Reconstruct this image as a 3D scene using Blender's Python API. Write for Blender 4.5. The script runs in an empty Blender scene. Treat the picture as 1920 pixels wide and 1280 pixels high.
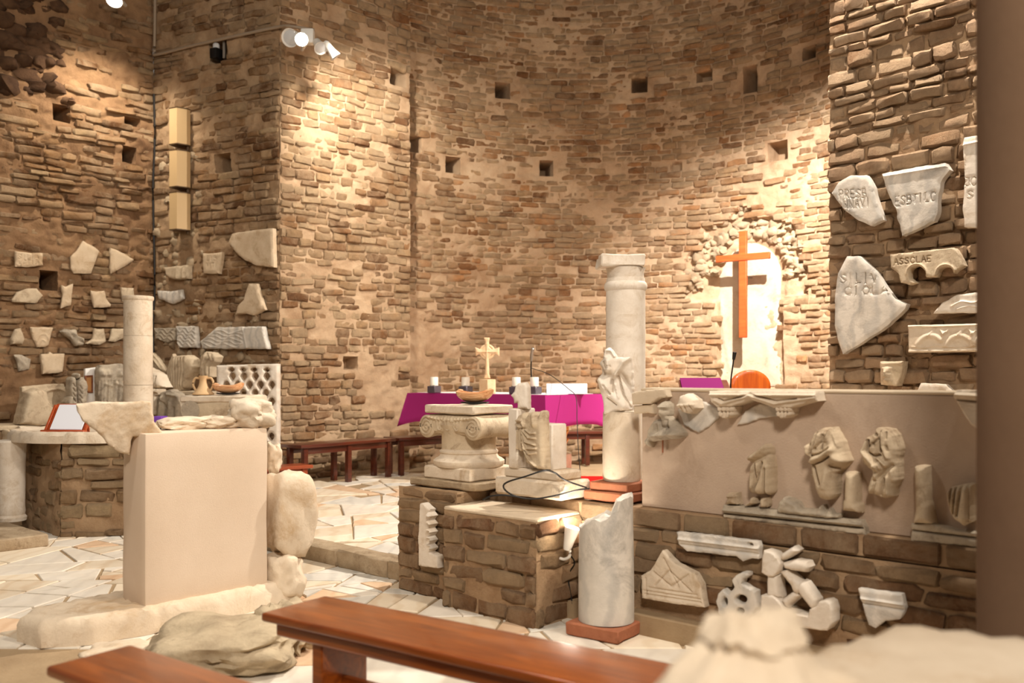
import bpy, bmesh, math, random
import numpy as np
from mathutils import Vector, Matrix, noise
from mathutils.geometry import delaunay_2d_cdt

random.seed(7)
C = bpy.context.scene.collection
scene = bpy.context.scene
F, HZ, EYE = 1700.0, 705.0, 1.3          # focal length in pixels, horizon row, eye height

# ---------------------------------------------------------------- camera
cam = bpy.data.cameras.new('camera')
cam.sensor_fit = 'HORIZONTAL'; cam.sensor_width = 36.0
cam.lens = F / 1920 * 36
cam.shift_y = (HZ - 640) / 1920
cam.clip_start = 0.05; cam.clip_end = 100
cam.dof.use_dof = True; cam.dof.focus_distance = 6.2; cam.dof.aperture_fstop = 1.9
co = bpy.data.objects.new('camera', cam); C.objects.link(co)
co.location = (0, 0, EYE); co.rotation_euler = (math.pi / 2, 0, 0)
scene.camera = co

# ---------------------------------------------------------------- world and lights
scene.view_settings.view_transform = 'Standard'
scene.view_settings.look = 'None'
scene.view_settings.gamma = 1.0
scene.view_settings.use_curve_mapping = False
scene.view_settings.exposure = 0.0
w = bpy.data.worlds.new('world'); scene.world = w; w.use_nodes = True
bg = w.node_tree.nodes['Background']
bg.inputs[0].default_value = (1.0, 0.86, 0.72, 1); bg.inputs[1].default_value = 0.165

WARM = (1.0, 0.90, 0.78)
def lamp(name, kind, loc, target, watts, color=WARM, size=0.1, angle=90, blend=0.6):
    l = bpy.data.lights.new(name, kind)
    l.energy = watts; l.color = color
    if kind == 'SPOT':
        l.spot_size = math.radians(angle); l.spot_blend = blend; l.shadow_soft_size = size
    elif kind == 'AREA':
        l.shape = 'DISK'; l.size = size
    else:
        l.shadow_soft_size = size
    o = bpy.data.objects.new(name, l); C.objects.link(o)
    o.location = loc
    d = Vector(target) - Vector(loc)
    o.rotation_euler = d.to_track_quat('-Z', 'Y').to_euler()
    return o
# the apse lamp on the back of the right jamb that throws the cross's shadow down the niche
lamp('apse_spot_light', 'SPOT', (2.85, 8.10, 5.5), (3.9, 11.5, 1.2), 4700, (1.0, 0.93, 0.86), 0.04, 84, 1.0)
lamp('apse_flood_light', 'SPOT', (2.80, 8.08, 5.5), (-0.6, 7.9, 0.0), 2100, (1.0, 0.92, 0.82), 0.05, 104, 0.8)
# the wall spots
lamp('jamb_spot_light', 'SPOT', (-1.62, 9.55, 5.0), (-1.65, 11.2, 3.8), 470, (1.0, 0.92, 0.80), 0.05, 105, 1.0)
lamp('left_wall_spot_light', 'SPOT', (-4.25, 9.95, 5.40), (-4.80, 10.5, 3.6), 330, (1.0, 0.89, 0.74), 0.05, 105, 1.0)
lamp('right_wall_spot_light', 'SPOT', (2.56, 6.66, 7.3), (3.15, 7.25, 4.0), 2700, (1.0, 0.90, 0.79), 0.05, 60, 0.7)
# nave ceiling lamps: one beside the pillar, one behind the viewer, one over the left aisle
lamp('nave_lamp_light', 'AREA', (2.5, 2.9, 5.2), (-0.9, 4.9, 0.5), 185, WARM, 0.5)
lamp('nave_back_lamp_light', 'AREA', (0.2, -1.4, 4.8), (0.2, 5.0, 0.6), 310, WARM, 0.9)
lamp('nave_side_lamp_light', 'AREA', (-2.6, 3.4, 5.4), (-3.2, 7.4, 0.5), 90, WARM, 0.6)

# ---------------------------------------------------------------- pixel helpers and frames
def V(*a): return Vector(a)
def atY(px, py, Y): return Vector(((px - 960) / F * Y, Y, EYE - (py - HZ) / F * Y))
def atZ(px, py, z):
    Y = (EYE - z) * F / (py - HZ); return Vector(((px - 960) / F * Y, Y, z))
def proj(p):
    return (960 + F * p[0] / p[1], HZ - F * (p[2] - EYE) / p[1]) if p[1] > 0.1 else (-9e9, -9e9)

class Plane:
    """vertical wall plane: origin O, e runs to the right along it, m faces the viewer"""
    def __init__(s, O, e):
        s.O = Vector((O[0], O[1], 0)); s.e = Vector((e[0], e[1], 0)).normalized()
        s.m = Vector((s.e.y, -s.e.x, 0))
    def off(s, d): return Plane(s.O + s.m * d, s.e)
    def hit(s, px, py):
        d = Vector(((px - 960) / F, 1, -(py - HZ) / F))
        Y = s.O.dot(s.m) / Vector((d.x, d.y, 0)).dot(s.m)
        p = Vector((0, 0, EYE)) + d * Y
        return ((p - s.O).dot(s.e), p.z, Y)
    def frame(s, t): return (s.O + s.e * t, s.e, s.m)
    def mat(s, t, z):
        p = s.O + s.e * t
        return Matrix(((s.e.x, 0, s.m.x, p.x), (s.e.y, 0, s.m.y, p.y), (0, 1, 0, z), (0, 0, 0, 1)))

class Arc:
    def __init__(s, c, R, phi0): s.c = Vector((c[0], c[1], 0)); s.R = R; s.p0 = phi0
    def frame(s, t):
        a = s.p0 - t / s.R
        ra = Vector((math.cos(a), math.sin(a), 0))
        return (s.c + ra * s.R, Vector((math.sin(a), -math.cos(a), 0)), -ra)
    def hit(s, px, py):
        k = (px - 960) / F
        A = k * k + 1; B = -2 * (k * s.c.x + s.c.y); D = s.c.x ** 2 + s.c.y ** 2 - s.R ** 2
        Y = (-B + math.sqrt(B * B - 4 * A * D)) / (2 * A)
        a = math.atan2(Y - s.c.y, k * Y - s.c.x)
        return ((s.p0 - a) * s.R, EYE - (py - HZ) / F * Y, Y)
    def plane(s, px, py):
        t, z, Y = s.hit(px, py); p, e, m = s.frame(t); return Plane(p, e)

# ---------------------------------------------------------------- materials
MATS = {}
def nt(name):
    m = bpy.data.materials.new(name); m.use_nodes = True
    t = m.node_tree; b = t.nodes['Principled BSDF']
    MATS[name] = m
    return m, t, b
def noise_node(t, scale, detail=6, rough=0.6, vec=None, dist=0.0):
    n = t.nodes.new('ShaderNodeTexNoise'); n.inputs['Scale'].default_value = scale
    n.inputs['Detail'].default_value = detail; n.inputs['Roughness'].default_value = rough
    n.inputs['Distortion'].default_value = dist
    if vec is not None: t.links.new(vec, n.inputs['Vector'])
    return n
def geo_pos(t): return t.nodes.new('ShaderNodeNewGeometry').outputs['Position']
def ramp(t, fac, stops):
    r = t.nodes.new('ShaderNodeValToRGB'); t.links.new(fac, r.inputs[0])
    el = r.color_ramp.elements
    while len(el) < len(stops): el.new(0.5)
    for e, (p, c) in zip(el, stops): e.position = p; e.color = (*c, 1) if len(c) == 3 else c
    return r.outputs[0]
def mix(t, fac, a, b, mode='MIX'):
    m = t.nodes.new('ShaderNodeMix'); m.data_type = 'RGBA'; m.blend_type = mode
    for s, v in ((m.inputs[0], fac), (m.inputs[6], a), (m.inputs[7], b)):
        if isinstance(v, (int, float)): s.default_value = v
        elif isinstance(v, tuple): s.default_value = (*v, 1) if len(v) == 3 else v
        else: t.links.new(v, s)
    return m.outputs[2]
def bump(t, b, height, strength, dist=0.01):
    n = t.nodes.new('ShaderNodeBump'); n.inputs['Strength'].default_value = strength
    n.inputs['Distance'].default_value = dist
    t.links.new(height, n.inputs['Height']); t.links.new(n.outputs[0], b.inputs['Normal'])

def lin(c): return tuple(((x / 255) / 12.92 if x / 255 <= 0.04045 else ((x / 255 + 0.055) / 1.055) ** 2.4) for x in c)

def stone(name, c1, c2, scale=6.0, bstr=0.5, bscale=40, rough=0.85, dirt=None, veins=None, local=False):
    m, t, b = nt(name)
    pos = geo_pos(t)
    n1 = noise_node(t, scale, 8, 0.65, pos)
    col = ramp(t, n1.outputs[0], [(0.3, lin(c1)), (0.7, lin(c2))])
    if dirt:
        n3 = noise_node(t, scale * 0.7, 9, 0.75, pos, 0.6)
        f = ramp(t, n3.outputs[0], [(0.52, (0, 0, 0)), (0.72, (1, 1, 1))])
        col = mix(t, f, col, lin(dirt))
    if veins:
        wv = t.nodes.new('ShaderNodeTexWave'); wv.inputs['Scale'].default_value = veins[1]
        wv.inputs['Distortion'].default_value = 9; wv.inputs['Detail'].default_value = 4
        t.links.new(pos, wv.inputs['Vector'])
        f = ramp(t, wv.outputs['Fac'], [(0.55, (0, 0, 0)), (1.0, (0.38,) * 3)])
        col = mix(t, f, col, lin(veins[0]))
    t.links.new(col, b.inputs['Base Color'])
    n2 = noise_node(t, bscale, 8, 0.7, pos)
    bump(t, b, n2.outputs[0], bstr, 0.012)
    b.inputs['Roughness'].default_value = rough
    b.inputs['Specular IOR Level'].default_value = 0.25
    return m

def brick_mats(name, bstr=0.9, attr=False, smear=(186, 158, 126)):
    m, t, b = nt(name)
    if attr:
        a = t.nodes.new('ShaderNodeAttribute'); a.attribute_name = 'tint'; base = a.outputs['Color']
    else:
        base = t.nodes.new('ShaderNodeObjectInfo').outputs['Color']
    pos = geo_pos(t)
    n1 = noise_node(t, 9, 9, 0.7, pos)
    f = ramp(t, n1.outputs[0], [(0.36, (0.70,) * 3), (0.68, (1.18,) * 3)])
    col = mix(t, 1.0, base, f, 'MULTIPLY')
    n3 = noise_node(t, 2.2, 9, 0.75, pos, 0.5)            # lime smears over the brick faces
    f3 = ramp(t, n3.outputs[0], [(0.42, (0, 0, 0)), (0.60, (0.8,) * 3)])
    col = mix(t, f3, col, lin(smear))
    t.links.new(col, b.inputs['Base Color'])
    n2 = noise_node(t, 30, 10, 0.82, pos)
    bump(t, b, n2.outputs[0], bstr, 0.045)
    b.inputs['Roughness'].default_value = 0.92; b.inputs['Specular IOR Level'].default_value = 0.15
    return m

def plain(name, c, rough=0.5, metal=0.0, spec=0.4, emit=None, bstr=0, bscale=80):
    m, t, b = nt(name)
    b.inputs['Base Color'].default_value = (*lin(c), 1); b.inputs['Roughness'].default_value = rough
    b.inputs['Metallic'].default_value = metal; b.inputs['Specular IOR Level'].default_value = spec
    if emit:
        b.inputs['Emission Color'].default_value = (*emit[0], 1); b.inputs['Emission Strength'].default_value = emit[1]
    if bstr:
        bump(t, b, noise_node(t, bscale, 5, 0.6, geo_pos(t)).outputs[0], bstr, 0.004)
    return m

def wood(name, c1, c2, rough=0.3, coat=0.3, axis=(1, 0, 0), sc=1.0):
    m, t, b = nt(name)
    tc = t.nodes.new('ShaderNodeTexCoord')
    mp = t.nodes.new('ShaderNodeMapping'); t.links.new(tc.outputs['Object'], mp.inputs[0])
    mp.inputs['Scale'].default_value = tuple((1.2 if a else 14) * sc for a in axis)
    n = noise_node(t, 1.6, 8, 0.6, mp.outputs[0], 1.2)
    col = ramp(t, n.outputs[0], [(0.3, lin(c1)), (0.72, lin(c2))])
    t.links.new(col, b.inputs['Base Color'])
    b.inputs['Roughness'].default_value = rough; b.inputs['Coat Weight'].default_value = coat
    b.inputs['Coat Roughness'].default_value = 0.12
    bump(t, b, n.outputs[0], 0.15, 0.003)
    return m

brick_mats('brick'); brick_mats('brick_joined', attr=True)
stone('mortar', (146, 116, 86), (178, 150, 118), 3.0, 1.0, 26, 0.95, dirt=(118, 88, 62))
stone('mortar_pale', (164, 134, 104), (192, 166, 136), 2.4, 1.0, 22, 0.95, dirt=(142, 110, 80))
stone('dark_rubble', (66, 46, 32), (98, 72, 50), 5, 1.0, 20, 0.95, dirt=(44, 30, 22))
stone('mortar_dark', (120, 90, 64), (150, 118, 86), 3.0, 0.9, 26, 0.95, dirt=(90, 64, 44))
stone('niche_plaster', (180, 164, 142), (202, 188, 168), 2.5, 0.5, 14, 0.9, dirt=(160, 130, 96))
stone('rubble', (150, 130, 104), (182, 162, 134), 5, 0.8, 24, 0.95, dirt=(120, 96, 72))
stone('marble', (206, 192, 174), (226, 216, 202), 7, 0.22, 60, 0.6, dirt=(186, 164, 136))
stone('marble_dimmed', (190, 166, 136), (210, 190, 162), 7, 0.25, 60, 0.75, dirt=(166, 138, 104))  # marble copy with the left walls' dim, warm light put into its colour
stone('marble_grey', (196, 188, 176), (220, 211, 198), 5, 0.22, 60, 0.6, dirt=(150, 142, 132), veins=((150, 148, 144), 3.0))
stone('limestone', (202, 184, 160), (222, 207, 186), 6, 0.45, 40, 0.85, dirt=(172, 144, 110))
stone('carved', (178, 158, 132), (206, 188, 160), 9, 0.4, 60, 0.8, dirt=(132, 108, 82))
stone('carved_grey', (150, 138, 122), (192, 178, 156), 9, 0.4, 60, 0.8, dirt=(96, 84, 72))
stone('plaster', (214, 192, 168), (224, 204, 182), 1.5, 0.15, 160, 0.95)
stone('panel_plaster', (178, 155, 134), (194, 172, 151), 2.2, 0.4, 110, 0.95, dirt=(168, 145, 124))
stone('panel_edge', (196, 176, 150), (212, 194, 168), 4, 0.4, 60, 0.9)
stone('joint', (150, 126, 96), (172, 148, 116), 4, 0.5, 50, 0.95)
stone('kerb', (150, 128, 100), (186, 166, 138), 6, 0.8, 30, 0.95, dirt=(110, 86, 60))
stone('ground', (178, 148, 118), (196, 168, 138), 2, 0.4, 40, 0.95)
stone('rock', (206, 186, 160), (225, 208, 184), 4, 0.5, 22, 0.9, dirt=(184, 152, 112))
stone('rock_grey', (160, 142, 116), (200, 182, 152), 5, 0.9, 16, 0.95, dirt=(112, 94, 72))
stone('terracotta', (150, 88, 60), (174, 114, 84), 6, 0.5, 40, 0.9, dirt=(130, 84, 60))
stone('pillar', (112, 88, 68), (128, 102, 80), 1.2, 0.2, 20, 0.95)
stone('clay', (196, 160, 116), (212, 180, 138), 6, 0.2, 60, 0.7)
stone('gilt', (206, 166, 98), (226, 190, 124), 8, 0.2, 60, 0.6)
stone('cross_marble', (220, 176, 132), (236, 208, 172), 12, 0.15, 60, 0.45)
wood('bench_wood', (100, 42, 8), (156, 80, 22), 0.3, 0.35)
wood('dark_bench', (62, 22, 10), (96, 38, 18), 0.35, 0.4)
wood('red_bench', (120, 48, 20), (156, 72, 36), 0.4, 0.3)
wood('cross_wood', (176, 70, 24), (204, 96, 40), 0.5, 0.1)
wood('chair_wood', (176, 70, 10), (216, 106, 24), 0.35, 0.3, axis=(0, 1, 0))
wood('stand_wood', (150, 56, 18), (184, 82, 32), 0.35, 0.4)
wood('bowl_wood', (176, 104, 56), (232, 190, 142), 0.35, 0.3, sc=3.0)
plain('cloth', (158, 42, 112), 0.9, spec=0.1, bstr=0.4, bscale=300)
plain('lectern_cloth', (92, 16, 68), 0.9, spec=0.1)
plain('linen', (240, 236, 230), 0.85, spec=0.2)
plain('candle', (240, 232, 218), 0.5)
plain('holder', (92, 84, 92), 0.35, 0.3)
plain('paper', (226, 228, 236), 0.7)
plain('black', (16, 14, 13), 0.45)
plain('cable', (22, 17, 14), 0.5)
plain('metal', (150, 140, 128), 0.35, 0.7)
plain('lamp_white', (226, 222, 214), 0.4)
plain('pipe', (150, 132, 112), 0.5)
plain('gold_box', (196, 166, 122), 0.5, 0.05)
plain('gold_dark', (84, 62, 38), 0.6)
plain('red_carpet', (196, 22, 20), 0.95, spec=0.1)
plain('purple', (110, 60, 160), 0.8)
plain('icon', (120, 66, 34), 0.5)
plain('icon_gold', (196, 140, 84), 0.5)
plain('dark', (40, 26, 18), 0.95, spec=0.1)
plain('lamp_glow', (255, 250, 240), 0.5, emit=((1.0, 0.93, 0.82), 60))
plain('glass', (200, 200, 200), 0.1)

# ---------------------------------------------------------------- object helpers
def obj(name, me, mat=None, parent=None, matrix=None):
    if isinstance(me, bmesh.types.BMesh):
        bm = me; me = bpy.data.meshes.new(name); bm.to_mesh(me); bm.free()
    o = bpy.data.objects.new(name, me); C.objects.link(o)
    if mat: 
        me.materials.clear(); me.materials.append(MATS[mat] if isinstance(mat, str) else mat)
    if matrix is not None: o.matrix_world = matrix
    if parent is not None:
        o.parent = parent
        o.matrix_parent_inverse = parent_matrix(parent).inverted()
    return o
def parent_matrix(o):
    if o.parent is None: return o.matrix_basis.copy()
    return parent_matrix(o.parent) @ o.matrix_parent_inverse @ o.matrix_basis
def tag(o, label=None, cat=None, group=None, kind=None):
    if label: o['label'] = label
    if cat: o['category'] = cat
    if group: o['group'] = group
    if kind: o['kind'] = kind
    return o
def thing(name, label, cat, loc=(0, 0, 0), group=None, rz=0.0):
    o = bpy.data.objects.new(name, None); C.objects.link(o)
    o.empty_display_size = 0.1
    o.location = loc; o.rotation_euler = (0, 0, rz)
    return tag(o, label, cat, group)
def smooth(me, deg=40):
    for p in me.polygons: p.use_smooth = True
    me.set_sharp_from_angle(angle=math.radians(deg))
    return me
def mesh(name, verts, faces, deg=40):
    me = bpy.data.meshes.new(name); me.from_pydata([tuple(v) for v in verts], [], faces); me.update()
    return smooth(me, deg)
def bm_mesh(name, bm, deg=40):
    bmesh.ops.recalc_face_normals(bm, faces=bm.faces)
    me = bpy.data.meshes.new(name); bm.to_mesh(me); bm.free(); return smooth(me, deg)
def fbm(p, oct=3):
    return noise.fractal(Vector(p), 1.0, 2.0, oct)

def box_me(name, sx, sy, sz, bev=0.006, cuts=0, rough=0.0, nscale=8, seed=0, taper=None, seg=1):
    """box from z = 0 up, bevelled; optional subdivision and noise wear"""
    bm = bmesh.new(); bmesh.ops.create_cube(bm, size=1.0)
    for v in bm.verts:
        v.co = Vector((v.co.x * sx, v.co.y * sy, (v.co.z + 0.5) * sz))
        if taper and v.co.z > sz * 0.5: v.co.x *= taper[0]; v.co.y *= taper[1]
    if bev: bmesh.ops.bevel(bm, geom=list(bm.edges), offset=bev, segments=seg, affect='EDGES', profile=0.6)
    if cuts:
        bmesh.ops.subdivide_edges(bm, edges=[e for e in bm.edges if e.calc_length() > max(sx, sy, sz) / (cuts + 1)], cuts=cuts, use_grid_fill=True)
    if rough:
        bm.normal_update()
        for v in bm.verts:
            d = fbm((v.co + Vector((seed, seed * 2.1, 0))) * nscale)
            v.co += v.normal * d * rough
    return bm_mesh(name, bm)
def rock_me(name, sx, sy, sz, seed, rough=0.12, nscale=2.2, sub=4, square=0.5, flat=True):
    """angular boulder standing on z = 0"""
    bm = bmesh.new(); bmesh.ops.create_icosphere(bm, subdivisions=sub, radius=1.0)
    for v in bm.verts:
        p = v.co.copy(); k = (abs(p.x) ** 6 + abs(p.y) ** 6 + abs(p.z) ** 6) ** (1 / 6)
        q = p.lerp(p / k, square)
        n = fbm(p * nscale + Vector((seed * 3.7, seed, -seed)), 4)
        q *= 1 + rough * n
        v.co = Vector((q.x * sx / 2, q.y * sy / 2, q.z * sz / 2))
    lo = min(v.co.z for v in bm.verts)
    for v in bm.verts:
        v.co.z -= lo
        if flat and v.co.z < sz * 0.06: v.co.z = 0
    return bm_mesh(name, bm, 60)
def lathe_me(name, prof, seg=32, rough=0.0, nscale=6, seed=0, cap=True, top=None):
    """profile (r, z) from bottom to top; top(x, y) may cut the last ring to a broken surface"""
    vs, fs = [], []
    n = len(prof)
    for i, (r, z) in enumerate(prof):
        for k in range(seg):
            a = 2 * math.pi * k / seg
            rr = r
            if rough: rr = r * (1 + rough * fbm((math.cos(a) * nscale * r + seed, math.sin(a) * nscale * r, z * nscale)))
            x, y = rr * math.cos(a), rr * math.sin(a)
            zz = z
            if top: zz = min(z, top(x, y))
            vs.append((x, y, zz))
    for i in range(n - 1):
        for k in range(seg):
            k2 = (k + 1) % seg
            fs.append((i * seg + k, i * seg + k2, (i + 1) * seg + k2, (i + 1) * seg + k))
    if cap:
        fs.append(tuple(range(seg))[::-1])
        if top:
            b0 = (n - 1) * seg; prev = list(range(b0, b0 + seg))
            for f in (0.7, 0.4, 0.15):
                cur = []
                for k in range(seg):
                    x, y, _ = vs[b0 + k]; x *= f; y *= f
                    cur.append(len(vs)); vs.append((x, y, top(x, y)))
                for k in range(seg):
                    k2 = (k + 1) % seg; fs.append((prev[k], prev[k2], cur[k2], cur[k]))
                prev = cur
            fs.append(tuple(prev))
        else:
            fs.append(tuple(range((n - 1) * seg, n * seg)))
    return mesh(name, vs, fs, 38)
def tube_me(name, pts, r, seg=8, sub=6):
    P = [Vector(p) for p in pts]
    if sub > 1 and len(P) > 2:
        Q = []
        for i in range(len(P) - 1):
            p0 = P[max(i - 1, 0)]; p1 = P[i]; p2 = P[i + 1]; p3 = P[min(i + 2, len(P) - 1)]
            for k in range(sub):
                t = k / sub
                Q.append(0.5 * ((2 * p1) + (p2 - p0) * t + (2 * p0 - 5 * p1 + 4 * p2 - p3) * t * t + (3 * p1 - p0 - 3 * p2 + p3) * t ** 3))
        Q.append(P[-1]); P = Q
    vs, fs = [], []
    up = Vector((0, 0, 1))
    for i, p in enumerate(P):
        d = (P[min(i + 1, len(P) - 1)] - P[max(i - 1, 0)]).normalized()
        a = d.cross(up)
        if a.length < 1e-3: a = d.cross(Vector((1, 0, 0)))
        a.normalize(); b = a.cross(d)
        rr = r[min(i, len(r) - 1)] if isinstance(r, (list, tuple)) else r
        for k in range(seg):
            t = 2 * math.pi * k / seg
            vs.append(p + (a * math.cos(t) + b * math.sin(t)) * rr)
    for i in range(len(P) - 1):
        for k in range(seg):
            k2 = (k + 1) % seg
            fs.append((i * seg + k, i * seg + k2, (i + 1) * seg + k2, (i + 1) * seg + k))
    fs.append(tuple(range(seg))[::-1]); fs.append(tuple(range((len(P) - 1) * seg, len(P) * seg)))
    me = mesh(name, vs, fs, 50)
    return me
def Rz(a): return Matrix.Rotation(a, 4, 'Z')
def place(o, loc, rz=0.0):
    o.location = loc; o.rotation_euler = (0, 0, rz); return o

# ---------------------------------------------------------------- relief: an outlined slab with carved front
def seg_dist(P, segs):
    """distance of points P (n,2) to the nearest of segments (m,4)"""
    best = np.full(len(P), 1e9)
    for x0, y0, x1, y1 in segs:
        dx, dy = x1 - x0, y1 - y0; L = dx * dx + dy * dy + 1e-12
        t = np.clip(((P[:, 0] - x0) * dx + (P[:, 1] - y0) * dy) / L, 0, 1)
        d = np.hypot(P[:, 0] - x0 - t * dx, P[:, 1] - y0 - t * dy)
        best = np.minimum(best, d)
    return best
def inside(P, poly):
    c = np.zeros(len(P), bool); n = len(poly)
    for i in range(n):
        x0, y0 = poly[i]; x1, y1 = poly[(i + 1) % n]
        if y0 == y1: continue
        k = ((y0 > P[:, 1]) != (y1 > P[:, 1])) & (P[:, 0] < (x1 - x0) * (P[:, 1] - y0) / (y1 - y0) + x0)
        c ^= k
    return c
def densify(poly, step, jit=0.0, seed=0, closed=True):
    out = []; n = len(poly)
    for i in range(n if closed else n - 1):
        a = np.array(poly[i]); b = np.array(poly[(i + 1) % n]); L = np.hypot(*(b - a))
        k = max(1, int(round(L / step)))
        nrm = np.array((-(b - a)[1], (b - a)[0])) / (L + 1e-9)
        for j in range(k):
            p = a + (b - a) * j / k
            if jit: p = p + nrm * jit * fbm((p[0] / step * 0.23 + seed, p[1] / step * 0.23, seed * 1.3), 3)
            out.append((float(p[0]), float(p[1])))
    if not closed: out.append(tuple(poly[-1]))
    return out
def curve2(pts, sub=6):
    """Catmull-Rom through 2-D points"""
    out = []
    P = [np.array(p, float) for p in pts]
    for i in range(len(P) - 1):
        p0 = P[max(i - 1, 0)]; p1 = P[i]; p2 = P[i + 1]; p3 = P[min(i + 2, len(P) - 1)]
        for k in range(sub):
            t = k / sub
            out.append(tuple(0.5 * ((2 * p1) + (p2 - p0) * t + (2 * p0 - 5 * p1 + 4 * p2 - p3) * t * t + (3 * p1 - p0 - 3 * p2 + p3) * t ** 3)))
    out.append(tuple(P[-1])); return out

def relief_local(name, poly, th, holes=(), strokes=(), bulge=None, step=0.01, edge=0.006, rough=0.0015, jit=0.0, back=True, seed=0, deg=45, hfun=None):
    """poly/holes in metres (x right, y up). strokes: (pts, width, amplitude)"""
    loops = [densify(poly, step, jit, seed)] + [densify(h, step * 0.8) for h in holes]
    segs = []
    for lp in loops:
        for i in range(len(lp)): segs.append((*lp[i], *lp[(i + 1) % len(lp)]))
    lo = np.min(loops[0], axis=0); hi = np.max(loops[0], axis=0)
    gx = np.arange(lo[0] + step / 2, hi[0], step); gy = np.arange(lo[1] + step / 2, hi[1], step * 0.87)
    G = np.array([(x + (step / 2 if j % 2 else 0), y) for j, y in enumerate(gy) for x in gx]).reshape(-1, 2)
    extra = []
    for pts, wd, amp in strokes:
        dp = densify(pts, max(wd * 0.9, step * 0.5), closed=False)
        for i in range(len(dp)):
            a = np.array(dp[max(i - 1, 0)]); b = np.array(dp[min(i + 1, len(dp) - 1)]); d = b - a; L = np.hypot(*d) + 1e-9
            nr = np.array((-d[1], d[0])) / L
            for f in (-1.5, -0.7, 0, 0.7, 1.5): extra.append(np.array(dp[i]) + nr * wd * f)
    if extra and strokes[0][1] < step * 1.2: G = np.vstack([G, np.array(extra)])
    keep = inside(G, loops[0])
    for h in loops[1:]: keep &= ~inside(G, h)
    G = G[keep]
    if len(G): G = G[seg_dist(G, segs) > step * 0.35]
    # thin points that crowd each other
    cell = {}; K = []
    for p in G[::-1]:
        k = (round(p[0] / (step * 0.28)), round(p[1] / (step * 0.28)))
        if k in cell: continue
        cell[k] = 1; K.append(p)
    B = [p for lp in loops for p in lp]
    P = np.array(B + [tuple(p) for p in K])
    edges = []; s = 0
    for lp in loops:
        n = len(lp); edges += [(s + i, s + (i + 1) % n) for i in range(n)]; s += n
    r = delaunay_2d_cdt([Vector(p) for p in P], edges, [], 0, 1e-7)
    Q = np.array([tuple(v) for v in r[0]]); T = np.array([f for f in r[2] if len(f) == 3])
    cen = Q[T].mean(axis=1)
    ok = inside(cen, loops[0])
    for h in loops[1:]: ok &= ~inside(cen, h)
    T = T[ok]
    d = seg_dist(Q, segs)
    z = np.full(len(Q), th)
    if edge: z -= edge * (1 - np.sqrt(np.clip(1 - (1 - np.minimum(d / edge, 1)) ** 2, 0, 1)))
    if bulge:
        H, Rr = bulge
        z += H * np.sqrt(np.clip(1 - (1 - np.minimum(d / Rr, 1)) ** 2, 0, 1))
    for pts, wd, amp in strokes:
        sg = [(*pts[i], *pts[i + 1]) for i in range(len(pts) - 1)]
        z += amp * np.exp(-(seg_dist(Q, sg) / wd) ** 2)
    if hfun is not None: z += hfun(Q[:, 0], Q[:, 1])
    if rough:
        z += np.array([rough * fbm((q[0] * 25 + seed, q[1] * 25, seed), 3) for q in Q])
    z = np.maximum(z, 0.002)
    n = len(Q)
    verts = [(float(q[0]), float(q[1]), float(zz)) for q, zz in zip(Q, z)]
    faces = []
    for t in T:
        a, b, c = Q[t]
        cr = (b[0] - a[0]) * (c[1] - a[1]) - (b[1] - a[1]) * (c[0] - a[0])
        faces.append(tuple(int(i) for i in (t if cr > 0 else t[::-1])))
    cnt = {}
    for f in faces:
        for i in range(3):
            cnt[(f[i], f[(i + 1) % 3])] = 1
    bmap = {}
    for (a, b) in list(cnt):
        if (b, a) not in cnt:
            for v in (a, b):
                if v not in bmap: bmap[v] = len(verts); verts.append((*verts[v][:2], 0.0))
            faces.append((b, a, bmap[a], bmap[b]))
    if back:
        base = {}
        for f in list(faces):
            if len(f) == 3 and all(i < n for i in f):
                g = []
                for i in f:
                    if i in bmap: g.append(bmap[i])
                    else:
                        if i not in base: base[i] = len(verts); verts.append((*verts[i][:2], 0.0))
                        g.append(base[i])
                faces.append(tuple(g[::-1]))
    return mesh(name, verts, faces, deg)

# letters as single strokes in a 0.7 x 1 cell
FONT = {'P': [[(0, 0), (0, 1), (.4, 1), (.52, .85), (.52, .65), (.4, .5), (0, .5)]],
 'R': [[(0, 0), (0, 1), (.4, 1), (.52, .85), (.52, .65), (.4, .5), (0, .5)], [(.25, .5), (.58, 0)]],
 'E': [[(.5, 1), (0, 1), (0, 0), (.5, 0)], [(0, .5), (.4, .5)]],
 'S': [[(.5, .88), (.3, 1), (.06, .9), (.05, .68), (.45, .4), (.5, .18), (.3, 0), (.02, .12)]],
 'B': [[(0, 0), (0, 1), (.38, 1), (.48, .87), (.48, .65), (.36, .53), (0, .53)], [(.36, .53), (.54, .4), (.54, .13), (.4, 0), (0, 0)]],
 'N': [[(0, 0), (0, 1), (.55, 0), (.55, 1)]], 'A': [[(0, 0), (.3, 1), (.6, 0)], [(.12, .4), (.48, .4)]],
 'V': [[(0, 1), (.3, 0), (.6, 1)]], 'I': [[(.2, 0), (.2, 1)]], 'T': [[(0, 1), (.6, 1)], [(.3, 1), (.3, 0)]],
 'L': [[(.05, 1), (.05, 0), (.5, 0)]], 'C': [[(.55, .85), (.38, 1), (.15, .95), (0, .7), (0, .3), (.15, .05), (.38, 0), (.55, .15)]],
 'O': [[(.3, 1), (.08, .85), (0, .5), (.08, .15), (.3, 0), (.52, .15), (.6, .5), (.52, .85), (.3, 1)]],
 'M': [[(0, 0), (.08, 1), (.32, .3), (.56, 1), (.64, 0)]]}
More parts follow.
